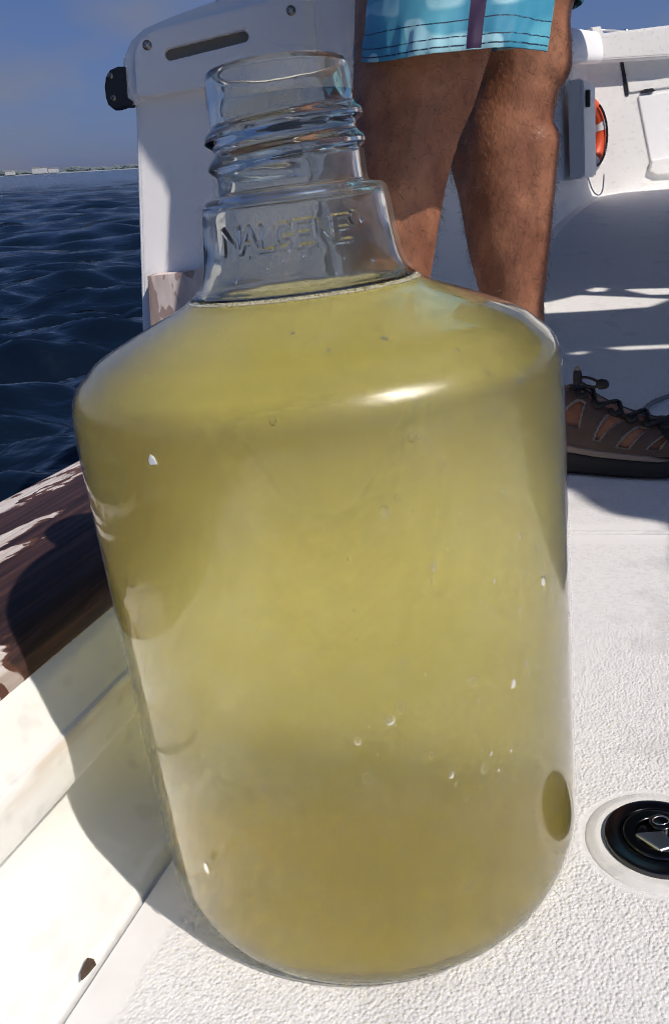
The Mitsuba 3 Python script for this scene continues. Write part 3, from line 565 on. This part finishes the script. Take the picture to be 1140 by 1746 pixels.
lab('grey_cord', 'thin grey cord on the shaded deck beyond the sandal', 'cord')

# ================================================================ the man: he stands facing right and a little towards the viewer
FW = np.array([0.857, -0.515, 0]); RT = np.array([-0.515, -0.857, 0]); ZZ = np.array([0, 0, 1.0])
def P(*a): return np.array(a, float)
# foot / shoe surface: u from heel to toe, v from the outer edge (0) over the instep to the other edge (pi)
UU = np.array([0, .06, .2, .33, .42, .52, .62, .73, .85, .94, 1.0])
HH = np.interp(np.linspace(0, 1, 101), UU, [.075, .100, .125, .130, .117, .096, .082, .071, .066, .054, .030])
WW = np.interp(np.linspace(0, 1, 101), UU, [.018, .030, .035, .037, .039, .043, .047, .049, .046, .034, .012])
ker = np.hanning(13); ker /= ker.sum()
HH = np.convolve(np.pad(HH, 6, mode='edge'), ker, 'valid'); WW = np.convolve(np.pad(WW, 6, mode='edge'), ker, 'valid')
SOLE = 0.032
def shoe_pt(heel, u, v, off=0.0, ln=0.298):
    """Point of the upper; off is its height above the foot."""
    u, v = np.broadcast_arrays(np.asarray(u, float), np.asarray(v, float))
    w = np.interp(u, np.linspace(0, 1, 101), WW) + off; h = np.interp(u, np.linspace(0, 1, 101), HH) - SOLE + off
    c, s_ = np.cos(v), np.sin(v)
    side = np.sign(c) * np.abs(c) ** 0.75 * w; up = s_ ** 0.85 * h
    return heel + (u * ln + off * 0)[..., None] * FW + side[..., None] * RT + (SOLE + up)[..., None] * ZZ
def foot_hulls(heel, k=-0.004):
    out = []
    for a, b in ((0.03, .45), (.3, .75), (.6, .97)):
        U, V = np.meshgrid(np.linspace(a, b, 9), np.linspace(0.02, np.pi - 0.02, 14))
        p = shoe_pt(heel, U, V, k).reshape(-1, 3)
        out.append(m3.Manifold.hull_points(np.vstack([p, p * [1, 1, 0] + [0, 0, SOLE + 0.002]])))
    return out
HEEL_L, HEEL_R = P(0.288, 1.283, 0.004), P(0.008, 1.131, 0.0)
def chain(pts): return [hull_of([pts[i], pts[i + 1]]) for i in range(len(pts) - 1)]
hipc = P(0.335, 1.175, 0.95)
hip_r, hip_l = hipc + RT * 0.085 + P(0, 0, -.03), hipc - RT * 0.085 + P(0, 0, -.03)
parts = []
# his right leg, the nearer one
parts += chain([(hip_r, .098), (P(.235, 1.085, .76), .092), (P(.178, 1.075, .62), .084), (P(.158, 1.070, .55), .074), (P(.138, 1.068, .495), .064), (P(.122, 1.068, .44), .061), (P(.113, 1.070, .395), .0580), (P(.103, 1.076, .30), .046), (P(.088, 1.086, .19), .036), (P(.074, 1.093, .10), .036)])
parts += [hull_of([(P(.140, 1.066, .480) + FW * .028, .034), (P(.148, 1.068, .525) + FW * .022, .044)]), hull_of([(P(.118, 1.070, .44) - FW * .022, .048), (P(.110, 1.072, .34) - FW * .008, .038)])]
# his left leg, one step forward
parts += chain([(hip_l, .098), (P(.345, 1.225, .77), .088), (P(.316, 1.222, .64), .072), (P(.314, 1.230, .56), .061), (P(.294, 1.235, .48), .062), (P(.290, 1.238, .42), .061), (P(.293, 1.240, .345), .055), (P(.299, 1.243, .27), .0445), (P(.308, 1.248, .18), .037), (P(.315, 1.252, .10), .038)])
parts += [hull_of([(P(.324, 1.222, .565) + FW * .022, .040), (P(.322, 1.222, .61) + FW * .016, .046)]), hull_of([(P(.288, 1.240, .47) - FW * .018, .052), (P(.290, 1.243, .36) - FW * .008, .040)]), hull_of([(P(.312, 1.226, .47) + FW * .010, .046), (P(.308, 1.238, .28) + FW * .004, .034)])]
for h_ in (HEEL_L, HEEL_R): parts += foot_hulls(h_)
# trunk, neck, head
up = [P(.345, 1.175, .95), P(.36, 1.175, 1.08), P(.36, 1.175, 1.22), P(.35, 1.175, 1.36)]
for a, b, wa, wb, ra, rb2 in ((0, 1, .075, .068, .105, .100), (1, 2, .068, .080, .100, .112), (2, 3, .080, .095, .112, .085)):
    parts.append(hull_of([(up[a] + RT * wa, ra), (up[a] - RT * wa, ra), (up[b] + RT * wb, rb2), (up[b] - RT * wb, rb2)]))
sh_r, sh_l = up[3] + RT * .165 + P(0, 0, .01), up[3] - RT * .165 + P(0, 0, .01)
parts.append(hull_of([(sh_r, .055), (up[3] + P(0, 0, .05), .06), (sh_l, .055)]))
nk, hd = P(.358, 1.17, 1.47), P(.376, 1.16, 1.60)
parts += [hull_of([(up[3] + P(0, 0, .04), .060), (nk, .056), (hd - P(0, 0, .05), .056)]), hull_of([(hd + ZZ * .03 - FW * .018, .092), (hd + ZZ * .01 + FW * .02, .080), (hd - ZZ * .075 + FW * .045, .042)])]
parts += [hull_of([(hd + FW * .098 + ZZ * .01, .008), (hd + FW * .115 - ZZ * .022, .012)]), hull_of([(hd + FW * .085 - ZZ * .058 + RT * .016, .010), (hd + FW * .085 - ZZ * .058 - RT * .016, .010)])]
for sg in (1, -1): parts += [hull_of([(hd + RT * sg * .085 + ZZ * .012, .016), (hd + RT * sg * .085 - ZZ * .022, .012)]), hull_of([(hd + FW * .088 + RT * sg * .032 + ZZ * .014, .011)] * 2)]
def arm(sh, el, wr, sg):
    o = chain([(sh, .052), (sh * .5 + el * .5, .046), (el, .039), (el * .4 + wr * .6, .034), (wr, .026)])
    d = (wr - el) / np.linalg.norm(wr - el); pal = wr + d * .075
    o.append(hull_of([(wr, .022), (pal + FW * .028, .013), (pal - FW * .028, .013)]))
    for k, (off, ln) in enumerate(((.028, .070), (.010, .080), (-.010, .075), (-.028, .058))):
        a = pal + FW * off; b = a + d * ln * .5 + RT * sg * -.006; c = b + d * ln * .4 + RT * sg * -.022
        o += chain([(a, .0095), (b, .0088), (c, .0078)])
    o += chain([(wr + d * .02 + FW * .02, .014), (wr + d * .05 + FW * .048, .0105), (wr + d * .085 + FW * .056 - RT * sg * .008, .0088)])
    return o
parts += arm(sh_r, P(.43, .975, 1.16), P(.64, .92, 1.20), 1) + arm(sh_l, P(.42, 1.37, 1.12), P(.47, 1.33, .90), -1)
bod = m3.Manifold.batch_boolean(parts, m3.OpType.Add).refine_to_length(0.010)
bod = to_tm(bod); bod.merge_vertices(); trimesh.smoothing.filter_taubin(bod, lamb=0.5, nu=0.52, iterations=26)
def skin_col(p, n, uv):
    x, y, z = boat(p)
    a = fbm(x * 26, y * 26, z * 20, 4); b = noise(x * 420, y * 420, z * 330)
    c = mix((0.36, 0.155, 0.084), (0.225, 0.088, 0.047), smoothstep(0.3, 0.7, a))
    pores = smoothstep(0.78, 0.9, noise(x * 260, y * 260, z * 170))
    return c * (0.90 + 0.16 * b) * (1 - 0.12 * pores)
def skin_h(p, n, uv):
    x, y, z = boat(p)
    return 0.0007 * fbm(x * 330, y * 330, z * 220, 2) + 0.0022 * fbm(x * 32, y * 32, z * 24, 2)
bs('skin', type='bumpmap', arbitrary=proc(skin_h, 5e-4), scale=1.0,
   bsdf={'type': 'principled', 'base_color': proc(skin_col), 'roughness': 0.48, 'specular': 0.4, 'sheen': 0.15})
add('person__body', bod, 'skin', smooth=True)
labels['person'] = {'label': 'man in blue swim shorts and sandals standing behind the carboy, seen from the hips down', 'category': 'person'}
# leg hair
q = np.random.default_rng(21)
tri = bod.triangles_center; nrm_ = bod.face_normals; ar = bod.area_faces
leg = (tri[:, 2] < 0.60) & (tri[:, 2] > 0.15); pick = q.choice(np.nonzero(leg)[0], 4300, p=ar[leg] / ar[leg].sum())
hv, hf, at = [], [], 0
for i in pick:
    o = tri[i] + q.normal(0, .003, 3); o = o - nrm_[i] * ((o - tri[i]) @ nrm_[i]) - nrm_[i] * .001
    t1 = np.cross(nrm_[i], q.normal(0, 1, 3)); t1 = t1 / np.linalg.norm(t1) * .75 - ZZ * .75; t1 /= np.linalg.norm(t1)
    t2 = np.cross(nrm_[i], t1); ln = q.uniform(.005, .014); cu = q.normal(0, .55)
    pts = [o, o + (t1 * .35 + nrm_[i] * .30 + t2 * cu * .08) * ln, o + (t1 * .75 + nrm_[i] * .42 + t2 * cu * .35) * ln, o + (t1 * 1.0 + nrm_[i] * .38 + t2 * cu * .8) * ln]
    m = tube_m(pts, [.00015, .00014, .00011, .00004], 3)
    hv.append(m.vertices); hf.append(m.faces + at); at += len(m.vertices)
bs('body_hair', type='principled', base_color=rgb(0.035, 0.022, 0.016), roughness=0.5)
add('person__leg_hair', (np.vstack(hv), np.vstack(hf)), 'body_hair', smooth=False)
labels['person__leg_hair'] = {'label': 'dark curly leg hair', 'kind': 'stuff'}

# swim shorts: two wide legs and the seat, one mesh with uv = (turn, height above the hem)
def shorts_mesh():
    V, F, UVs, at = [], [], [], 0
    def tube(cs, rx, ry, hem, top, wob, seed, ang):
        nonlocal at
        n, m = 46, 132
        tt = np.linspace(0, 1, n)[:, None]; th = np.linspace(0, 2 * np.pi, m)[None]
        hz = hem(th); z = hz + (top - hz) * tt
        c0, c1 = cs; cx = c0[0] + (c1[0] - c0[0]) * tt ** 1.1; cy = c0[1] + (c1[1] - c0[1]) * tt ** 1.1
        a = rx[0] + (rx[1] - rx[0]) * tt; b = ry[0] + (ry[1] - ry[0]) * tt
        fold = wob * (np.sin(th * 5 + seed + 1.5 * tt) * 0.5 + np.sin(th * 9 + seed * 2 - 3 * tt) * 0.3) * (1 - 0.6 * tt)
        crin = 0.0016 * (meshkit.noise(np.stack([th * 16 + 0 * tt, z * 60, 0 * z + seed], -1)) - 0.5) * 2
        gather = 0.0013 * np.sin(th * 95 + seed) * np.exp(-((z - hz - 0.012) / 0.012) ** 2)
        for sgn, d in ((1, 0.0), (-1, -0.0022)):
            r = 1 + (fold + crin + gather + d) / a
            x = cx + a * r * np.cos(th + ang); y = cy + b * r * np.sin(th + ang)
            V.append(np.stack([x, y, z + 0 * th], -1).reshape(-1, 3)); UVs.append(np.stack([(th / (2 * np.pi)) + 0 * tt + (0 if sgn > 0 else 0), z - hz], -1).reshape(-1, 2))
            F.append(grid_faces(n, m, flip=sgn < 0) + at); at += n * m
        k = at - 2 * n * m; j = np.arange(m - 1)
        F.append(np.stack([k + j, k + n * m + j, k + j + 1], 1)); F.append(np.stack([k + j + 1, k + n * m + j, k + n * m + j + 1], 1))
    tube(((0.195, 1.052), (0.285, 1.10)), (0.106, 0.115), (0.140, 0.125), lambda th: 0.566 + 0.020 * np.sin(th) - 0.006 * np.cos(th) + 0.003 * np.sin(3 * th), 0.90, 0.006, 0.6, 0.0)
    tube(((0.318, 1.235), (0.365, 1.25)), (0.080, 0.110), (0.094, 0.115), lambda th: 0.652 - 0.024 * np.cos(th), 0.90, 0.006, 2.1, 0.0)
    tube(((0.345, 1.175), (0.345, 1.175)), (0.145, 0.130), (0.165, 0.155), lambda th: 0.80 + 0 * th, 1.02, 0.004, 4.0, 0.0)
    return np.vstack(V), np.vstack(F), np.vstack(UVs)
def shorts_col(p, n, uv):
    h = uv.y; t = uv.x
    x, y, z = boat(p)
    w = noise(t * 9, h * 18, 2.0); sw = noise(t * 24 + 3 * w, h * 40, 5.0)
    c = mix((0.045, 0.27, 0.41), (0.11, 0.42, 0.54), smoothstep(0.35, 0.7, w))
    c = mix(c, (0.03, 0.19, 0.33), smoothstep(0.62, 0.74, noise(t * 7 + 4, h * 11, 8.0)) * 0.8)
    patch = smoothstep(0.58, 0.66, sw) * smoothstep(0.075, 0.03, h)
    c = mix(c, (0.42, 0.72, 0.78), 0.75 * patch)
    line = mi.Float(0)
    for hh, w_ in ((0.0045, 0.0010), (0.0125, 0.0008), (0.0270, 0.0008), (0.062, 0.0010)):
        wv = hh + 0.0022 * dr.sin(t * 40 + hh * 300) * smoothstep(0.01, 0.05, mi.Float(hh))
        line = dr.maximum(line, smoothstep(w_, 0.45 * w_, dr.abs(h - wv)) * (0.55 + 0.45 * smoothstep(0.25, 0.4, noise(t * 260, hh * 100, 1.0))))
    c = mix(c, (0.012, 0.03, 0.07), line)
    stripe = smoothstep(0.0118, 0.0112, dr.abs(t - 0.7475)) * smoothstep(0.0005, 0.001, h)
    return mix(c, mix((0.032, 0.014, 0.055), (0.055, 0.02, 0.07), w), stripe)
bs('shorts_cloth', type='principled', base_color=proc(shorts_col), roughness=0.62, sheen=0.3)
v_, f_, uv_ = shorts_mesh()
add('person__shorts', (v_, f_), 'shorts_cloth', smooth=True, uv=uv_)
labels['person__shorts'] = {'label': 'aqua blue swim shorts with dark stitched lines and a purple side stripe'}
# shirt, hair
tor = m3.Manifold.batch_boolean([hull_of([(up[a] + RT * wa, ra), (up[a] - RT * wa, ra), (up[b] + RT * wb, rb2), (up[b] - RT * wb, rb2)]) for a, b, wa, wb, ra, rb2 in ((0, 1, .085, .078, .112, .107), (1, 2, .072, .080, .107, .117), (2, 3, .080, .097, .117, .092))] +
    [hull_of([(sh_r, .066), (up[3] + P(0, 0, .045), .066), (sh_l, .066)]), hull_of([(sh_r, .066), (sh_r * .55 + P(.43, .975, 1.16) * .45, .060)]), hull_of([(sh_l, .066), (sh_l * .55 + P(.42, 1.37, 1.12) * .45, .060)])], m3.OpType.Add).refine_to_length(0.015)
tor = to_tm(tor); trimesh.smoothing.filter_taubin(tor, lamb=0.5, nu=0.52, iterations=12)
bs('shirt_cloth', type='principled', base_color=rgb(0.30, 0.33, 0.36), roughness=0.8)
add('person__shirt', tor, 'shirt_cloth', smooth=True)
hr = m3.Manifold.batch_boolean([hull_of([(hd + ZZ * .045 - FW * .028, .094), (hd + ZZ * .055 + FW * .012, .082)]), hull_of([(hd + ZZ * .02 - FW * .05, .080), (hd - ZZ * .03 - FW * .045, .062)])], m3.OpType.Add).refine_to_length(0.012)
hr = to_tm(hr); add('person__hair', hr, 'body_hair', smooth=True)

# sandals
bs('leather', type='principled', base_color=proc(lambda p, n, uv: mix((0.098, 0.058, 0.040), (0.055, 0.032, 0.023), fbm(p.x * 70, p.y * 70, p.z * 70, 3))), roughness=0.6)
bs('liner_grey', type='principled', base_color=rgb(0.22, 0.19, 0.17), roughness=0.8)
bs('sole_black', type='principled', base_color=rgb(0.012, 0.012, 0.012), roughness=0.7)
bs('midsole_tan', type='principled', base_color=rgb(0.26, 0.20, 0.16), roughness=0.7)
bs('lace_black', type='principled', base_color=rgb(0.014, 0.013, 0.013), roughness=0.7)
def sheet(heel, keep, off, nu=150, nv=90, thick=0.0022):
    """Faces of the shoe surface where keep(u, v) holds, as a sheet with thickness."""
    u = np.linspace(0.0, 0.998, nu); v = np.linspace(0.0, np.pi, nv); U, V = np.meshgrid(u, v, indexing='ij')
    top = shoe_pt(heel, U, V, off).reshape(-1, 3); bot = shoe_pt(heel, U, V, off - thick).reshape(-1, 3)
    f = grid_faces(nu, nv); cu, cv2 = U.reshape(-1)[f].mean(1), V.reshape(-1)[f].mean(1); f = f[keep(cu, cv2)]
    e = np.vstack([f[:, [0, 1]], f[:, [1, 2]], f[:, [2, 0]]]); es = np.sort(e, 1)
    _, inv, cnt = np.unique(es, axis=0, return_inverse=True, return_counts=True); rim = e[cnt[inv.ravel()] == 1]; n = len(top)
    side = np.vstack([np.stack([rim[:, 0], rim[:, 1] + n, rim[:, 1]], 1), np.stack([rim[:, 0], rim[:, 0] + n, rim[:, 1] + n], 1)])
    m = trimesh.Trimesh(np.vstack([top, bot]), np.vstack([f, f[:, ::-1] + n, side]), process=False); m.remove_unreferenced_vertices(); return m
def gap(u, v, d=0.0):
    """True inside an opening of the upper, grown by d (in u)."""
    vv = np.minimum(v, np.pi - v) / 1.25; ins = np.zeros_like(u, bool)
    for c, w0, w1, v0, v1 in ((.345, .055, .012, .30, .82), (.505, .010, .034, .20, .84), (.640, .026, .022, .14, .82), (.775, .024, .012, .16, .70)):
        k = np.clip((vv - v0) / (v1 - v0), 0, 1); w = w0 + (w1 - w0) * k
        ins |= (np.abs(u - (c + 0.13 * (vv - .2))) < w + d) & (vv > v0 - 2.2 * d) & (vv < v1 + 2.2 * d)
    return ins
def throat(u, v, d=0.0): return (np.abs(v - np.pi / 2) < np.interp(u, [.0, .10, .30, .40, .80, .86], [.0, .9, .62, .30, .26, 0]) - d) & (u > .05) & (u < .85)
def sandal(key, heel, txt):
    add(key + '__liner', sheet(heel, lambda u, v: ~gap(u, v) & ~throat(u, v, .08) & (u < .9), 0.0022), 'liner_grey', smooth=40)
    add(key + '__upper', sheet(heel, lambda u, v: ~gap(u, v, .011) & ~throat(u, v) & (u < .90), 0.0042), 'leather', smooth=40)
    add(key + '__toe_cap', sheet(heel, lambda u, v: (u > .865 - .10 * np.sin(v) ** 2) , 0.0062), 'sole_black', smooth=40)
    u = np.linspace(0, 1, 60); w = np.interp(u, np.linspace(0, 1, 101), WW)
    def slab(z0, z1, g0, g1, mat, part):
        rings = []
        zz0, zz1 = z0(u), z1(u)
        for z, g in ((zz0, g0 - .004), (zz0 * .8 + zz1 * .2, g0), (zz0 * .15 + zz1 * .85, g1), (zz1, g1 - .003)):
            near = np.stack([heel + uu * .298 * FW + (ww + g) * RT + zz * ZZ for uu, ww, zz in zip(u, w, z)]); far = np.stack([heel + uu * .298 * FW - (ww + g) * RT + zz * ZZ for uu, ww, zz in zip(u, w, z)])
            rings.append(np.vstack([near, far[::-1]]))
        n = 120; v = np.vstack(rings); f = grid_faces(4, n, True, True); i = np.arange(59); fl_ = []
        for k, rev in ((0, False), (3, True)):
            a, b, c, d = k * n + i, k * n + i + 1, k * n + n - 2 - i, k * n + n - 1 - i
            q_ = np.vstack([np.stack([a, b, c], 1), np.stack([a, c, d], 1)]); fl_.append(q_[:, ::-1] if rev else q_)
        add(key + part, (v, np.vstack([f] + fl_)), mat, smooth=40)
    rock = lambda u: 0.012 * np.clip((0.16 - u) / .16, 0, 1) ** 1.5 + 0.018 * np.clip((u - .80) / .2, 0, 1) ** 2
    slab(rock, lambda u: np.interp(u, [0, .3, .5, .8, 1], [.042, .034, .027, .024, .040]), .008, .007, 'sole_black', '__sole')
    slab(lambda u: np.interp(u, [0, .3, .5, .8, 1], [.042, .034, .027, .024, .038]), lambda u: np.interp(u, [0, .3, .5, .75, .84, 1], [.056, .046, .039, .034, .027, .042]), .0072, .0072, 'midsole_tan', '__midsole')
    lace = []
    for i_, u_ in enumerate(np.linspace(.37, .82, 8)):
        lace.append(shoe_pt(heel, u_, np.pi / 2 + (0.42 if i_ % 2 else -0.42), .0085))
    add(key + '__lace', tube_m(catmull(lace, 6), .0032, 8), 'lace_black', smooth=True)
    for i_, u_ in enumerate(np.linspace(.40, .80, 6)):
        a = shoe_pt(heel, u_, np.pi / 2 - .36, .007); b = shoe_pt(heel, u_ + .02, np.pi / 2 - .50, .008); c = shoe_pt(heel, u_ + .045, np.pi / 2 - .34, .0095)
        add(key + '__loop' + ('' if i_ == 0 else f'_{i_:03d}'), tube_m(catmull([a, b, c], 6), .0042, 8), 'lace_black', smooth=True)
    t0 = shoe_pt(heel, .36, np.pi / 2 - .3, .012); tg = t0 + FW * .012 + ZZ * .008
    add(key + '__toggle', to_tm(hull_of([(tg - ZZ * .006, .0065), (tg + ZZ * .006, .0062)])), 'lace_black', smooth=40)
    add(key + '__toggle_tip', to_tm(hull_of([(tg + ZZ * .0125, .0042)] * 2)), 'midsole_tan', smooth=40)
    ball = tg + FW * .035 + RT * .004 + ZZ * -.010
    add(key + '__cord', tube_m(catmull([tg, tg * .5 + ball * .5 + ZZ * .004, ball, tg * .5 + ball * .5 - ZZ * .009, tg - ZZ * .004], 6), .0021, 6), 'lace_black', smooth=True)
    add(key + '__cord_end', to_tm(hull_of([(ball, .0078), (ball + FW * .004, .0070)])), 'lace_black', smooth=40)
    lab(key, txt, 'sandal')
sandal('sandal', HEEL_L, 'brown strapped sandal with thick black sole on the shaded deck beside the carboy')
sandal('sandal_001', HEEL_R, 'brown strapped sandal on the nearer foot, hidden behind the carboy')

# ---------------------------------------------------------------- drops and bubbles on the carboy wall, hairline scratches
bs('drop_water', type='dielectric', int_ior=1.33)
bs('air_bubble', type='dielectric', int_ior=1.0, ext_ior=1.30)
def body_r(z): return np.interp(z, BP[2:, 1], BP[2:, 0])
def on_body(th, z, off=0.0):
    dz = 1e-3; r = body_r(z); s_ = (body_r(z + dz) - body_r(z - dz)) / (2 * dz); n2 = np.array([1, -s_]); n2 /= np.linalg.norm(n2)
    c = np.array([math.cos(th), math.sin(th), 0]); n3 = c * n2[0] + ZZ * n2[1]
    return np.array([BC[0], BC[1], 0]) + c * r + ZZ * z + n3 * off, n3
DROPS = [(752, 787, 8), (653, 872, 9), (676, 848, 6), (948, 818, 6), (923, 990, 9), (936, 1006, 5), (735, 964, 7), (735, 990, 6), (722, 1008, 5), (840, 990, 5), (806, 1162, 8), (872, 1165, 9), (688, 1130, 8), (682, 1206, 8), (664, 1226, 10), (626, 1326, 10), (610, 1262, 7), (734, 1286, 6),
         (823, 1310, 7), (835, 1284, 5), (808, 1254, 5), (768, 1320, 6), (794, 1362, 5), (896, 1130, 5), (968, 1050, 6), (972, 1105, 5), (354, 1480, 9), (262, 785, 1), (700, 745, 7), (712, 742, 6), (830, 640, 6), (885, 648, 7), (780, 600, 5), (655, 577, 7), (465, 718, 6), (560, 600, 4), (640, 560, 4), (500, 570, 4)]
qd = np.random.default_rng(3); unit = trimesh.creation.icosphere(subdivisions=2); idx = 0
def ray_body(px, py):
    d = _f + (px - 570) / FPX * (math.cos(ROLL) * _r + math.sin(ROLL) * _u) - (py - 873) / FPX * _u2; d /= np.linalg.norm(d)
    t = np.linspace(0.2, 0.6, 4000)[:, None]; p = EYE + t * d; ins = np.hypot(p[:, 0] - BC[0], p[:, 1] - BC[1]) < body_r(p[:, 2])
    if not ins.any(): return None
    p = p[np.argmax(ins)]; return math.atan2(p[1] - BC[1], p[0] - BC[0]), p[2]
for px_, py_, sz in DROPS + [(qd.uniform(560, 940), qd.uniform(820, 1380), qd.uniform(2.5, 4.5)) for _ in range(46)]:
    if sz < 2: continue
    tz = ray_body(px_, py_)
    if tz is None: continue
    c, n3 = on_body(tz[0], tz[1], 0.0004); a = np.cross(n3, ZZ); a /= np.linalg.norm(a); b = np.cross(a, n3); r_ = sz * 0.00023
    m = unit.vertices.copy(); k = 1.25 + 0.5 * qd.uniform(); w = 1 + 0.25 * meshkit.noise(m * 1.5 + idx)[:, None]
    m = c + (m[:, :1] * a * r_ + m[:, 1:2] * b * r_ * k + np.maximum(m[:, 2:], -0.1) * n3 * r_ * 0.42) * w
    add('plastic_carboy__droplet' + ('' if idx == 0 else f'_{idx:03d}'), (m, unit.faces), 'air_bubble' if idx % 5 in (0, 2, 3) else 'drop_water', smooth=True); idx += 1
CP = np.array([(0.384, 0.0580), (0.391, 0.0547), (0.398, 0.0532), (0.407, 0.0519), (0.417, 0.0507), (0.423, 0.0499)])
for k_, (th_, z_, sz) in enumerate([(-128, .3885, 5.5), (-146, .400, 4), (-92, .3985, 3), (-88, .397, 3.5), (-84, .3985, 3), (-99, .396, 2.5), (-108, .393, 2.5), (-50, .4105, 5), (-48, .390, 5), (-66, .3935, 3), (-70, .4005, 2.5), (-40, .397, 3), (-118, .3995, 2.5), (-150, .416, 4), (-95, .4005, 3.5)]):
    t_ = math.radians(th_); n3 = np.array([math.cos(t_), math.sin(t_), 0.15]); n3 /= np.linalg.norm(n3); c = np.array([BC[0], BC[1], 0]) + n3 * [1, 1, 0] * (np.interp(z_, CP[:, 0], CP[:, 1]) + 0.0003) + ZZ * z_
    a = np.cross(n3, ZZ); a /= np.linalg.norm(a); b = np.cross(a, n3); r_ = sz * 0.00024; m = unit.vertices
    m = c + m[:, :1] * a * r_ + m[:, 1:2] * b * r_ * 1.4 + np.maximum(m[:, 2:], -0.05) * n3 * r_ * 0.4
    add(f'plastic_carboy__droplet_{idx:03d}', (m, unit.faces), 'drop_water', smooth=True); idx += 1
bs('speck_olive', type='principled', base_color=rgb(0.10, 0.085, 0.03), roughness=0.7)
pp, pr_ = [], []
for _ in range(260):
    near_top = _ < 150
    tz = ray_body(qd.uniform(270, 900) if near_top else qd.uniform(200, 960), qd.normal(590, 22) if near_top else qd.uniform(560, 1500))
    if tz is None or tz[1] > 0.375: continue
    pp.append(on_body(tz[0], tz[1], 0.0001)[0]); pr_.append(qd.uniform(0.00012, 0.00032))
add('plastic_carboy__particles', scatter(ico, np.array(pp), pr_), 'speck_olive', smooth=True)
labels['plastic_carboy__particles'] = {'label': 'fine dark specks on the wall of the carboy', 'kind': 'stuff'}
bs('scratch_white', type='principled', base_color=rgb(0.40, 0.36, 0.20), roughness=0.6)
SCR = [[(664, 1050), (690, 1060), (700, 1080)], [(735, 1203), (755, 1212), (772, 1235)], [(300, 1110), (306, 1098), (312, 1088)], [(780, 870), (805, 840), (822, 820)], [(915, 870), (930, 862), (940, 850)], [(850, 740), (880, 742), (905, 735)], [(742, 900), (742, 960)], [(840, 1000), (842, 1050)], [(530, 1040), (548, 1062)], [(160, 768), (185, 776), (200, 790)], [(925, 965), (936, 945), (940, 930)]]
for i, pl in enumerate(SCR):
    pts = [on_body(*ray_body(*q_), 0.0002)[0] for q_ in catmull([(a, b) for a, b in pl], 5)]
    add('plastic_carboy__scratch' + ('' if i == 0 else f'_{i:03d}'), tube_m(pts, 0.00007, 4), 'scratch_white', smooth=True)
c_, n_ = on_body(*ray_body(262, 784), 0.0005)
fk = to_tm(m3.Manifold.batch_hull([m3.Manifold.sphere(0.0005, 8).translate([float(x) for x in c_ + np.cross(n_, ZZ) * a + ZZ * b]) for a, b in ((-.0022, -.0015), (.0018, -.002), (.0006, .0022), (-.001, .0012), (.0022, 0))]))
bs('speck_white', type='principled', base_color=rgb(0.72, 0.76, 0.74), roughness=0.5)
add('white_speck', fk, 'speck_white', smooth=False)
lab('white_speck', 'tiny white speck stuck on the left shoulder of the carboy', 'speck')
